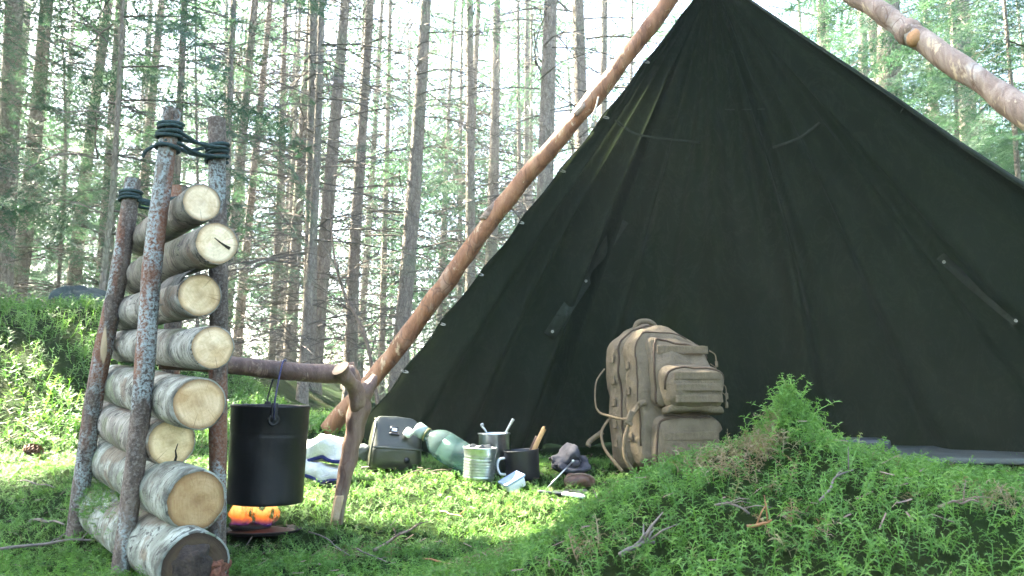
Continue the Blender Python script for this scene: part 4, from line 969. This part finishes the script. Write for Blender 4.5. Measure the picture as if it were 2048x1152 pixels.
V, F = rbox(.09, .06, .03, .014, 8, lambda p: wr(p, .008, 30)); part('dark_fold', (V, F), M['blue_trim'], t, Matrix.Translation(g + Vector((.035, -.02, .012))))
# case and mat at the right
g = at(1712, 890, 2.62); g.z = gz(g.x, g.y); hc = at(1712, 876, 2.62).z - g.z
t = thing('black_case', 'black hard case in the tent just behind the moss hummock', 'case', g); V, F = rbox(.20, .12, hc * .62, .012, 8, None, (0, 0, hc * .31)); part('base', (V, F), M['black_plastic'], t, Matrix.Translation(g) @ Matrix.Rotation(rad(-6), 4, 'Z'))
V, F = rbox(.194, .116, hc * .36, .012, 8, None, (-.004, 0, hc * .82)); part('lid', (V, F), M['black_plastic'], t, Matrix.Translation(g) @ Matrix.Rotation(rad(-6), 4, 'Z')); BARE.append((g.x, g.y, .11))
g = Vector((1.52, 2.95, 0)); g.z = gz(g.x, g.y) + .022; t = thing('sleeping_mat', 'grey foam sleeping mat spread on the ground inside the tent', 'mat', g)
V, F = rbox(.95, .62, .022, .009, 22, lambda p: Vector((p.x, p.y, p.z + .012 * mnoise.noise(Vector((p.x * 5, p.y * 4, 1)))))); part('mat', (V, F), M['grey_mat'], t, Matrix.Translation(g) @ Matrix.Rotation(rad(-8), 4, 'Z'))

# ------------------------------------------------------------------ boulder, cone, sticks
g = at(172, 622, 4.9); t = thing('boulder', 'dark mossy boulder on top of the left bank', 'boulder', g)
V, F = rbox(.34, .40, .30, .13, 16, lambda p: p * (1 + .35 * mnoise.noise(p * 5) + .12 * mnoise.noise(p * 14))); part('stone', (V, F), M['stone'], t, Matrix.Translation(g))
g = on_ground(64, 912); g.z += .012
t = thing('spruce_cone', 'brown spruce cone lying on the moss at the left', 'cone', g); Mc = Matrix.Translation(g + Vector((-.03, 0, .012))) @ Matrix.Rotation(rad(100), 4, 'Y') @ Matrix.Rotation(rad(20), 4, 'X')
part('core', lathe([(.001, 0), (.012, .008), (.015, .03), (.012, .06), (.001, .078)], 12), M['cone'], t, Mc)
scv, scf = [Vector((0, -.006, 0)), Vector((0, .006, 0)), Vector((.009, .008, .008)), Vector((.012, 0, .016)), Vector((.009, -.008, .008)), Vector((.005, 0, .002))], [(0, 1, 5), (1, 2, 5), (2, 3, 5), (3, 4, 5), (4, 0, 5)]
scale_me = mesh_from('cone_scale', scv, scf, M['cone'], False)
for i in range(60):
    z = .004 + .068 * i / 60; rr_ = .015 * math.sin(math.pi * min(1, .12 + .85 * i / 60)) ** .6
    o = bpy.data.objects.new('cone_scale', scale_me); place(o, t, Mc @ Matrix.Rotation(i * 2.4, 4, 'Z') @ Matrix.Translation((rr_ * .8, 0, z)))
def stick(label, a, b, r, mat, lift=.008, bend=.01, twigs=0, seed=0, grp='twigs lying on the moss'):
    rs = random.Random(seed); A, B = on_ground(*a), on_ground(*b); r *= .7; A.z += lift + r; B.z += lift * rs.uniform(.6, 1.6) + r
    pts = [A.lerp(B, k / 4) for k in range(5)]
    for k in (1, 2, 3):
        p = pts[k]; p.z = max(p.z, gz(p.x, p.y) + r + lift) + rs.uniform(-.3, 1) * bend; p.x += rs.uniform(-1, 1) * bend
    t = thing('fallen_twig', label, 'twig', A, grp); C = curve(pts, 5)
    part('stem', tube(C, list(np.linspace(r, r * .55, len(C))), 8, True, .25, 90), M[mat], t)
    for k in range(twigs):
        i = rs.randrange(5, len(C) - 2); d = (C[i + 1] - C[i]).normalized(); e = C[i] + (d * .7 + Vector((rs.uniform(-.8, .8), rs.uniform(-.8, .8), .35))).normalized() * rs.uniform(.02, .05)
        part('side_shoot', tube([C[i], C[i].lerp(e, .5) + Vector((0, 0, .003)), e], [r * .5, r * .4, r * .2], 5), M[mat], t)
stick('long bleached branch across the moss at the lower left edge', (-20, 1118), (190, 1096), .0055, 'stick', .012, .004, 3, 1)
stick('short pale twig below the cone', (40, 972), (108, 992), .0035, 'stick', .012, .006, 2, 2)
stick('thin twig crossing the moss behind the cone', (0, 905), (100, 868), .003, 'stick_brown', .02, .006, 3, 3)
stick('knobbly dark lichened twig in front of the forked stake', (748, 1120), (838, 1062), .005, 'stick_brown', .014, .006, 5, 4)
stick('thin pale twig curving below the fire tray', (618, 1078), (700, 1130), .0028, 'stick', .012, .006, 1, 5)
stick('thin pale twig at the bottom edge below the fork', (690, 1118), (775, 1150), .003, 'stick', .014, .006, 1, 6)
stick('stubby grey lichened stick beside the forked stake foot', (722, 945), (772, 938), .009, 'stick', .004, .002, 1, 7)
stick('orange brown twig standing out of the sunlit moss by the pouch', (790, 948), (828, 917), .0032, 'stick_orange', .012, .004, 0, 8)
stick('long thin twig on the brightest patch of moss', (795, 977), (862, 950), .0028, 'stick_brown', .016, .004, 0, 9)
stick('arched twig near the bottle foot', (850, 962), (936, 945), .003, 'stick_brown', .016, .012, 0, 10)
stick('orange stub of a twig in the shaded moss', (845, 1136), (905, 1150), .003, 'stick_orange', .014, .004, 0, 11)
stick('rusty twig lying at the shadow edge', (880, 1038), (925, 1046), .0035, 'stick_orange', .012, .004, 1, 12)
stick('greyish dead twig on the near face of the hummock', (1640, 1030), (1708, 962), .0026, 'stick', .014, .006, 2, 13)
stick('short pale twig on the hummock below the tuft', (1430, 1040), (1500, 1052), .0025, 'stick', .014, .006, 3, 14)
stick('pale broken twig at the lower right of the hummock', (1495, 1086), (1545, 1090), .003, 'stick_orange', .016, .004, 2, 15)
stick('bluish grey lichen twig at the bottom centre', (1240, 1140), (1310, 1112), .0045, 'stick', .012, .006, 7, 16)
stick('thin grass-like twig leaning at the right of the hummock', (1880, 1050), (1960, 1040), .0024, 'stick_brown', .016, .006, 2, 17)
stick('pale twig under the left bank', (30, 850), (90, 895), .003, 'stick', .016, .004, 1, 18)
stick('short twig beside the leaning left stake', (60, 1050), (128, 1060), .006, 'stick', .006, .004, 1, 19)

# ------------------------------------------------------------------ forest
GAPS = [(-.33, 2.42, .34, .20), (.02, 2.22, .30, .24), (-.62, 2.52, .20, .16), (-1.62, 2.65, .30, .22), (1.30, 1.95, .45, .28), (-1.75, 3.4, .25, .2), (-1.1, 3.9, .3, .3)]
def open_gap(p):
    """where crown sprays are left out to let chosen sun patches reach the camp"""
    s = (p[:, 2] - .1) / SUN.z; x = p[:, 0] - SUN.x * s; y = p[:, 1] - SUN.y * s; o = np.zeros(len(p), bool)
    for gx_, gy_, rx, ry in GAPS: o |= ((x - gx_) / (rx + .26)) ** 2 + ((y - gy_) / (ry + .24)) ** 2 < 1
    return o
SPR_HI = [spray(i, True) for i in range(4)]; SPR_LO = [spray(20 + i, False, 6) for i in range(4)]; SPR_SH = [spray(40 + i, False, 5, .045) for i in range(3)]; SPR_FAR = [spray(50 + i, False, 6, .026) for i in range(4)]
def spray_set(p, az, pitch, L, temps, tint, name, gap=True, roll=None):
    p = np.asarray(p, float); n = len(p)
    if gap:
        c = p + np.stack([np.cos(az) * np.cos(pitch), np.sin(az) * np.cos(pitch), np.sin(pitch)], 1) * L[:, None] * .5
        k = ~open_gap(c); p, az, pitch, L, tint = p[k], az[k], pitch[k], L[k], tint[k]; n = len(p)
    X = np.stack([np.cos(az) * np.cos(pitch), np.sin(az) * np.cos(pitch), np.sin(pitch)], 1)
    Yv = np.stack([-np.sin(az), np.cos(az), 0 * az], 1); ro = RNG.normal(0, .35, n) if roll is None else roll
    Z = np.cross(X, Yv); Y2 = Yv * np.cos(ro)[:, None] + Z * np.sin(ro)[:, None]; Z2 = np.cross(X, Y2)
    Mx = np.stack([X, Y2, Z2], 2) * L[:, None, None]
    V, F, T = scatter(temps, RNG.integers(0, len(temps), n), Mx, p, tint)
    return big_mesh(name, V, F, M['needle'], T)
def dead_branches(rs, base, up, H, r, n, z0=.5, z1=6.5, Lmax=1.7, scale=1.0):
    """thin leafless branches with twigs all along the lower trunk"""
    V, F = [], []
    def add(vf):
        o = len(V); V.extend(vf[0]); F.extend(tuple(i + o for i in f) for f in vf[1])
    for _ in range(n):
        z = rs.uniform(z0, z1); a = rs.uniform(0, 6.283); L = Lmax * rs.uniform(.25, 1) * (.55 + .45 * min(1, z / 2.5))
        d = Vector((math.cos(a), math.sin(a), 0)); p = base + up * z + d * r * .8; s = rs.uniform(-.05, .40); dr = rs.uniform(.15, .6)
        f = lambda t: p + d * L * t + Vector((0, 0, (s * t - dr * t * t) * L)) + Vector((-d.y, d.x, 0)) * (.10 * L * math.sin(t * 2.5 + a))
        rb = rs.uniform(.006, .012) * scale; C = [f(t) for t in (0, .25, .5, .75, 1)]
        add(tube(C, [rb, rb * .85, rb * .65, rb * .45, rb * .2], 3, False))
        for k in range(rs.randrange(6, 14)):
            t = rs.uniform(.2, 1); q = f(t); sg = rs.choice((-1, 1)); e = q + (d * rs.uniform(.2, .9) + Vector((-d.y, d.x, 0)) * sg * rs.uniform(.4, 1) + Vector((0, 0, rs.uniform(-.7, .25)))).normalized() * L * rs.uniform(.10, .36)
            m = q.lerp(e, .5) + Vector((0, 0, .02)); w = Vector((0, 0, rb * .45)); add(([q - w, q + w, m - w * .7, m + w * .7, e], [(0, 2, 3, 1), (2, 4, 3)]))
            if rs.random() < .5:
                g_ = m + Vector((rs.uniform(-1, 1), rs.uniform(-1, 1), rs.uniform(-.8, .2))) * L * .09; add(([m - w * .6, m + w * .6, g_], [(0, 1, 2)]))
    return V, F
def trunk_mesh(rs, base, up, H, r, n=14, m=26):
    side = Vector((rs.uniform(-1, 1), rs.uniform(-1, 1), 0)); sd_ = rs.uniform(0, 50); P, rr_ = [], []
    for i in range(m + 1):
        t = (i / m) ** 1.25; P.append(base + up * (H * t) + side * .05 * math.sin(t * 6 + sd_) * min(1, t * 6)); rr_.append(r * (1 - .85 * t) * (1 + .35 * math.exp(-t * H * 3.5)))
    return tube(P, rr_, n, False, .10, 2.2, sd_)
def crown_sprays(base, up, H, z0, N, Rm, L0, L1, power=.8):
    t = RNG.random(N) ** 1.1; z = z0 + (H - z0) * t; a = RNG.uniform(0, 6.283, N); Rz = Rm * (1 - t) ** power + .15
    f = RNG.uniform(.1, .95, N); d = np.stack([np.cos(a), np.sin(a), 0 * a], 1)
    p = np.array(base)[None] + np.array(up)[None] * z[:, None] + d * (Rz * f)[:, None]; p[:, 2] -= .25 * Rz * f
    return p, a + RNG.normal(0, .5, N), RNG.normal(-.30, .25, N), RNG.uniform(L0, L1, N)
def tree(label, x0, y0, x1, y1, w, dia, nb=76, H=14., live=0, live_z=(.8, 4), crown=34, group='spruces standing behind the camp', seed=None, z1=6.5, Lmax=2.0):
    Y = dia * FPX / w; pa, pb_ = at(x0, y0, Y), at(x1, y1, Y); up = (pa - pb_).normalized(); rs = random.Random(seed if seed is not None else int(x0 * 7 + w))
    base = pb_.copy()
    for _ in range(12): base = base + up * ((gz(base.x, base.y) - .08 - base.z) / up.z)
    t = thing('spruce_tree', label, 'tree', base, group); r = dia / 2
    part('trunk', trunk_mesh(rs, base, up, H, r), M['spruce'], t)
    if nb:
        for _ in range(nb): part('branch', dead_branches(rs, base, up, H, r, 1, .35, z1, Lmax, max(1.0, min(1.45, Y / 8))), M['deadtwig'], t, smooth=False)
    ps = []
    if crown:
        p, a, pi_, L = crown_sprays(base, up, H, max(5.2, .58 * Y), crown, 2.0, .8, 1.5); c = bpy.data.objects.new('crown', spray_set(p, a, pi_, L, SPR_LO, RNG.uniform(.2, 1, len(p)), 'crown')); place(c, t)
    if live:
        z = RNG.uniform(live_z[0], live_z[1], live); a = RNG.uniform(0, 6.283, live); f = RNG.uniform(.1, 1.25, live)
        p = np.array(base)[None] + np.array(up)[None] * z[:, None] + np.stack([np.cos(a), np.sin(a), -.25 + 0 * a], 1) * f[:, None]
        o = bpy.data.objects.new('crown', spray_set(p, a + RNG.normal(0, .45, live), RNG.normal(-.22, .2, live), RNG.uniform(.4, .85, live), SPR_HI, RNG.uniform(.2, 1, live), 'green_branches')); place(o, t)
    return t
TREES = [
 ('thick dim spruce trunk cut by the left edge of the picture', 28, 0, 4, 500, 46, .26, dict(live=30, live_z=(1, 4.5))),
 ('stout grey spruce second from the left edge', 92, 0, 52, 400, 36, .24, dict(live=30, live_z=(1, 5))),
 ('grey spruce behind the leaning left stake', 218, 0, 168, 420, 29, .22, dict(live=25, live_z=(1, 5))),
 ('thin dark young spruce forking in front of the left trees', 238, 110, 204, 560, 13, .045, dict(nb=34, H=5.2, live=130, live_z=(.9, 4.6), crown=0, Lmax=1.3, z1=4.5)),
 ('slim spruce seen just left of the tallest stake', 318, 60, 284, 420, 24, .20, dict(live=10)),
 ('thin dark spruce standing right behind the roped stakes', 472, 0, 452, 420, 14, .075, dict(nb=40, H=8, live=14, live_z=(2, 5), crown=12)),
 ('grey spruce to the right of the upright stake', 512, 0, 468, 450, 25, .20, {}),
 ('slender spruce leaning beside the grey one right of the stakes', 540, 0, 497, 450, 20, .18, {}),
 ('near thin greenish spruce with long bare branches above the pot', 640, 0, 604, 800, 21, .115, dict(nb=80, H=10, crown=16, Lmax=2.0, z1=5)),
 ('sunlit pale spruce partly hidden behind the thin greenish one', 622, 0, 576, 780, 27, .24, {}),
 ('straight brown spruce directly behind the beam', 692, 0, 622, 800, 31, .22, dict(nb=60)),
 ('slim tan spruce between the brown one and the orange pole', 738, 0, 692, 780, 18, .18, {}),
 ('thin pale spruce just left of the orange pole foot', 752, 200, 716, 780, 17, .19, {}),
 ('broad grey brown spruce rising behind the middle of the orange pole', 848, 0, 802, 700, 35, .24, dict(nb=64, live=5, live_z=(3.2, 3.8))),
 ('narrow spruce right of the broad grey brown one', 908, 60, 884, 500, 14, .17, {}),
 ('slim straight spruce against the bright sky gap', 957, 0, 944, 420, 20, .20, {}),
 ('hazy wide spruce beside the bright sky gap', 998, 0, 982, 420, 31, .30, {}),
 ('thin spruce tucked left of the pale trunk near the tent top', 1062, 0, 1060, 420, 13, .17, {}),
 ('large pale grey spruce nearest to the tent top', 1100, 0, 1088, 400, 41, .25, dict(nb=60)),
 ('slim spruce glimpsed between the orange pole and the canvas', 1212, 0, 1204, 300, 16, .2, {}),
 ('big rough spruce behind the pale pole at the upper right', 1772, 0, 1774, 160, 62, .32, dict(nb=40, live=0, crown=60)),
 ('young green spruce at the right edge', 2004, 0, 2030, 340, 14, .055, dict(nb=18, H=6.5, live=300, live_z=(1.6, 4.6), crown=0, z1=5)),
 ('leafy spruce right of the big rough trunk', 1905, 0, 1908, 200, 13, .07, dict(nb=20, H=7.5, live=260, live_z=(1.6, 5.0), crown=0, z1=5)),
 ('drooping green spruce at the far left, low branches over the bank', -120, 0, -110, 600, 20, .09, dict(nb=20, H=6, live=170, live_z=(1.1, 4.5), crown=0, z1=4)),
 ('green understorey spruce behind the left bank', 120, 0, 120, 600, 9, .06, dict(nb=24, H=7, live=150, live_z=(.8, 5.5), crown=0, z1=5)),
 ('light green young spruce behind the roped stakes', 396, 0, 392, 600, 9, .06, dict(nb=24, H=7.5, live=110, live_z=(1.2, 6), crown=0, z1=5)),
]
for T_ in TREES: tree(*T_[:7], **T_[7])

# leaning dead sapling behind the fork
c = [at(768, 780, 4.2), at(735, 690, 4.2), at(690, 590, 4.2), at(670, 520, 4.2), at(660, 430, 4.2)]; c[0].z = gz(c[0].x, c[0].y)
t = thing('dead_sapling', 'thin dark bent sapling leaning behind the orange pole foot', 'sapling', c[0]); C = curve(c, 6)
part('stem', tube(C, list(np.linspace(.012, .004, len(C))), 7, True, .2, 40), M['stick_brown'], t)
for k in range(7):
    i = 5 + 2 * k; e = C[i] + Vector((R.uniform(-.25, .2), R.uniform(-.1, .1), R.uniform(.05, .2))); part('side_shoot', tube([C[i], C[i].lerp(e, .5) + Vector((0, 0, .01)), e], [.004, .003, .0012], 4), M['deadtwig'], t)

# thin far trees, copies of five kinds
far_src = []
for k in range(5):
    rs = random.Random(100 + k); up = Vector((rs.uniform(-.015, .02), rs.uniform(-.02, .02), 1)).normalized(); b = Vector((0, 0, -.2))
    tm = mesh_from('far_trunk', *trunk_mesh(rs, b, up, 15, .11, 9, 14), M['spruce']); V, F = dead_branches(rs, b, up, 15, .10, 48, .8, 9, 1.6, 1.5); bm_ = mesh_from('far_branches', V, F, M['deadtwig'], False)
    p, a, pi_, L = crown_sprays(b, up, 15, 8.5, 26, 1.7, .9, 1.6); cm = spray_set(p, a, pi_, L, SPR_LO, RNG.uniform(.2, 1, len(p)), 'far_crown', gap=False); far_src.append((tm, bm_, cm))
rf = random.Random(77); spots = []
while len(spots) < 84:
    Y = 10.5 + 21 * rf.random() ** 1.1; px = rf.uniform(-350, 1300) if rf.random() < .82 else rf.uniform(1620, 2350); x = (px - 1024) / FPX * Y
    if all((x - q[0]) ** 2 + (Y - q[1]) ** 2 > 1.0 for q in spots): spots.append((x, Y))
MARKS = [(-9999, 'the left picture edge'), (60, 'the stout grey spruce'), (180, 'the leaning left stake'), (330, 'the tallest roped stake'), (437, 'the upright roped stake'), (505, 'the slender leaning spruce'), (605, 'the thin greenish spruce'), (652, 'the straight brown spruce'), (715, 'the slim tan spruce'), (828, 'the broad grey brown spruce'), (890, 'the narrow spruce'), (950, 'the slim straight spruce'), (990, 'the hazy wide spruce'), (1094, 'the large pale grey spruce'), (1208, 'the orange pole top'), (1772, 'the big rough spruce'), (1905, 'the leafy right spruce'), (2010, 'the green edge spruce'), (9999, 'the right picture edge')]
def far_label(x, y):
    px = 1024 + FPX * x / y; k = max(j for j in range(len(MARKS)) if MARKS[j][0] <= px)
    mates = sorted((q for q in spots if MARKS[k][0] <= 1024 + FPX * q[0] / q[1] < MARKS[k + 1][0]), key=lambda q: q[0] / q[1]); r_ = mates.index((x, y))
    w = ['first', 'second', 'third', 'fourth', 'fifth', 'sixth', 'seventh', 'eighth', 'ninth', 'tenth', 'eleventh', 'twelfth', 'thirteenth', 'fourteenth', 'fifteenth', 'sixteenth', 'seventeenth', 'eighteenth', 'nineteenth', 'twentieth'][min(r_, 19)]
    return f'distant spruce, {w} trunk to the right of {MARKS[k][1]}' if k else f'distant spruce, {w} trunk in from the left picture edge'
for i, (x, y) in enumerate(spots):
    t = thing('spruce_tree', far_label(x, y), 'tree', (x, y, gz(x, y)), 'thin distant spruces'); s = rf.uniform(.55, 1.25)
    t.scale = (s, s, rf.uniform(.9, 1.15)); t.rotation_euler = (rf.uniform(-.02, .02), rf.uniform(-.02, .02), rf.uniform(0, 6.28))
    for nm, me in zip(('trunk', 'dead_branches', 'crown'), far_src[i % 5]):
        o = bpy.data.objects.new(nm, me); COL.objects.link(o); o.parent = t
        if nm != 'trunk': o['kind'] = 'stuff'

# unseen spruces added left of the camp, placed so their crowns block the sun
for i, (x, y, H) in enumerate(((-7.8, 3.0, 13), (-7.0, 4.6, 14), (-6.4, 6.2, 14), (-5.9, 7.8, 15), (-9.6, 4.4, 15), (-9.0, 6.3, 16), (-8.4, 8.2, 16), (-5.6, 4.2, 11))):
    rs = random.Random(200 + i); b = Vector((x, y, gz(x, y) - .1)); up = Vector((0, 0, 1))
    t = thing('spruce_tree', 'dense unseen spruce added at left to shade the camp, ' + ('nearest of the front row', 'second of the front row', 'third of the front row', 'farthest of the front row', 'nearest of the back row', 'middle of the back row', 'farthest of the back row', 'the lowest one')[i], 'tree', b, 'added shade spruces left of the camp')
    part('trunk', trunk_mesh(rs, b, up, H, .14), M['spruce'], t)
    p, a, pi_, L = crown_sprays(b, up, H, max(3.6, .66 * y + .6), 1250, 2.5, .5, .9, .7); o = bpy.data.objects.new('crown', spray_set(p, a, pi_, L, SPR_SH, RNG.uniform(0, 1, len(p)), 'shade_crown')); place(o, t)

# the wood all round, too far to tell apart
def wood():
    P, A, PI, LL, TT = [], [], [], [], []
    n = 0; rw = np.random.default_rng(4)
    def column(x, y, H, N, Rm, L0, L1, z0):
        t = rw.random(N); z = z0 + (H - z0) * t; a = rw.uniform(0, 6.283, N); Rz = Rm * (1 - t) ** .7 + .2; f = rw.uniform(.1, 1, N)
        P.append(np.stack([x + np.cos(a) * Rz * f, y + np.sin(a) * Rz * f, gz(x, y) + z - .2 * Rz * f], 1)); A.append(a + rw.normal(0, .6, N)); PI.append(rw.normal(-.3, .3, N)); LL.append(rw.uniform(L0, L1, N)); TT.append(np.clip(rw.normal(.5, .2) + rw.normal(0, .2, N), 0, 1))
    for i in range(48):      # ahead of the camera
        Y = 12 + 10 * rw.random(); x = rw.uniform(-.95, .95) * Y
        column(x, Y, rw.uniform(3, 10), 50, rw.uniform(1.0, 1.8), .7, 1.4, rw.uniform(.2, 3.5))
    n0 = sum(map(len, P))
    for i in range(165):
        Y = 22 + 20 * rw.random(); x = rw.uniform(-.95, .95) * Y
        column(x, Y, rw.uniform(7, 20), 75, rw.uniform(1.5, 2.6), 1.0, 2.0, rw.uniform(.2, 2.5))
    for i in range(60):      # to the sides and behind
        a = rw.uniform(rad(138), rad(402)); d = rw.uniform(9, 24); column(math.cos(a) * d, math.sin(a) * d, rw.uniform(9, 16), 60, 2.4, 1.4, 2.4, rw.uniform(.5, 3))
    P, A, PI, LL, TT = map(np.concatenate, (P, A, PI, LL, TT)); k = slice(0, n0), slice(n0, None)
    ms = [spray_set(P[q], A[q], PI[q], LL[q], tm, TT[q], 'distant_wood') for q, tm in zip(k, (SPR_LO, SPR_FAR))]
    for me, lab in zip(ms, ('thin sprays of needles between the nearer background trunks', 'pale green mass of spruce branches filling the far forest')):
        o = bpy.data.objects.new('distant_wood', me); place(o); tag(o, lab, 'forest', None, 'stuff')
wood()

# ------------------------------------------------------------------ moss carpet
inside = lambda x, y: ~((y > 2.86 + .12 * np.abs(x - .8)) & (x > -.45) & (x < 2.3) & (y < 3.9))
SP_HI = [sprig(i, 8 + i % 2, True, .2 + .14 * i, 1.0) for i in range(6)]
SP_MID = [sprig(30 + i, 11, False, .4 + .15 * i, 1.5) for i in range(5)]
SP_FAR = [sprig(60 + i, 9, False, .3, 1.5) for i in range(4)]
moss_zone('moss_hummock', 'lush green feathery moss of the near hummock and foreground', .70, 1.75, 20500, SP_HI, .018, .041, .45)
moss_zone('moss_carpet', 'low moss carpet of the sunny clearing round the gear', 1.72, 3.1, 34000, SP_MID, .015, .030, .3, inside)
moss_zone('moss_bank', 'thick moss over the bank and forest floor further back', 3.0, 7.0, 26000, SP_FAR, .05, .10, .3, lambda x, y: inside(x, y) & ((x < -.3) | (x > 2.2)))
# the tall tuft that stands against the tent
def tuft():
    n = 620; x = RNG.normal(.428, .030, n); y = RNG.normal(1.25, .028, n); h = RNG.uniform(.014, .030, n)
    nrm = np.stack([(x - .428) * 16 + .15, (y - 1.25) * 12, np.ones(n)], 1) + RNG.normal(0, .35, (n, 3))
    br = np.where((x < .415) & (y < 1.26) & (RNG.random(n) < .75), RNG.uniform(.5, 1, n), 0.0)
    p = np.stack([x, y, G(x, y) - .003], 1); V1 = scatter(SP_HI, RNG.integers(0, 6, n), basis(nrm, RNG.uniform(0, 6.28, n), h), p, RNG.uniform(.4, 1, n), br)
    k = 30; x = RNG.normal(.432, .016, k); y = RNG.normal(1.25, .010, k); nr = np.stack([(x - .425) * 14 + .12, RNG.normal(0, .2, k), np.ones(k)], 1)
    V2 = scatter(SP_HI, RNG.integers(0, 6, k), basis(nr, RNG.uniform(0, 6.28, k), RNG.uniform(.026, .046, k)), np.stack([x, y, G(x, y) + .004], 1), RNG.uniform(.5, 1, k))
    V = np.concatenate([V1[0], V2[0]]); F = np.concatenate([V1[1], V2[1] + len(V1[0])]); T = np.concatenate([V1[2], V2[2]])
    o = bpy.data.objects.new('moss_tuft', big_mesh('moss_tuft', V, F, M['moss'], T)); place(o)
    tag(o, 'tall pointed tuft of moss on the hummock, dry and brown on its left', 'moss', None, 'stuff')
tuft()
def log_moss():
    n = 900; P8, Q8 = at(392, 1120, 1.44), at(195, 1000, 2.04); P8.z = gz(P8.x, P8.y) + .045; Q8.z = gz(Q8.x, Q8.y) + .05
    f = np.clip(RNG.normal(.78, .16, n), .3, 1.0); a = RNG.normal(2.2, .75, n); ax_ = np.array(Q8 - P8); un = ax_ / np.linalg.norm(ax_); sd = np.cross(un, [0, 0, 1.]); sd /= np.linalg.norm(sd); up = np.cross(sd, un)
    nr = sd[None] * np.cos(a)[:, None] + up[None] * np.sin(a)[:, None]; p = np.array(P8)[None] + ax_[None] * f[:, None] + nr * .057
    V, F, T = scatter(SP_MID, RNG.integers(0, 5, n), basis(nr + RNG.normal(0, .4, (n, 3)), RNG.uniform(0, 6.28, n), RNG.uniform(.012, .026, n)), p, RNG.uniform(.2, .8, n), np.where(RNG.random(n) < .15, .6, 0))
    o = bpy.data.objects.new('log_moss', big_mesh('log_moss', V, F, M['moss'], T)); place(o); tag(o, 'moss cushion growing over the far end of the bottom log', 'moss', None, 'stuff')
log_moss()
# needles and bits of bark strewn on the moss
def litter():
    n = 2200; y = np.sqrt(RNG.uniform(.7 ** 2, 3.2 ** 2, n)); x = RNG.uniform(-1, 1, n) * (.66 * y + .2); z = G(x, y) + RNG.uniform(.008, .026, n); a = RNG.uniform(0, 6.28, n); L = RNG.uniform(.004, .012, n); w = RNG.uniform(.0005, .0011, n)
    d = np.stack([np.cos(a), np.sin(a), RNG.normal(0, .3, n)], 1) * L[:, None]; s = np.stack([-np.sin(a), np.cos(a), .6 + 0 * a], 1) * w[:, None]; c = np.stack([x, y, z], 1)
    V = np.stack([c - d - s, c - d + s, c + d + s, c + d - s], 1).reshape(-1, 3); F = np.arange(4 * n).reshape(-1, 4)
    o = bpy.data.objects.new('needle_litter', big_mesh('needle_litter', V, F, M['stick_brown'])); place(o); tag(o, 'fallen needles and bark crumbs strewn over the moss', 'litter', None, 'stuff')
litter()
print('TRIS', sum(len(m.polygons) for m in bpy.data.meshes))

# ------------------------------------------------------------------ air between the trees
hz = NT('haze_air'); vol = hz.t.nodes.new('ShaderNodeVolumePrincipled'); vol.inputs['Color'].default_value = (.93, .97, 1.0, 1); vol.inputs['Density'].default_value = .0030; vol.inputs['Anisotropy'].default_value = .2
hz.t.links.new(vol.outputs[0], hz.out.inputs['Volume'])
zlo = float(GV[:, 2].min()) - 1.0
hv = [Vector((x, y, z)) for z in (zlo, 18.5) for x, y in ((-78, -76), (78, -76), (78, 80), (-78, 80))]
hob = part('haze', (hv, [(3, 2, 1, 0), (4, 5, 6, 7), (0, 1, 5, 4), (1, 2, 6, 5), (2, 3, 7, 6), (3, 0, 4, 7)]), hz.m, smooth=False); tag(hob, 'thin bright haze in the forest air', 'haze', None, 'stuff')
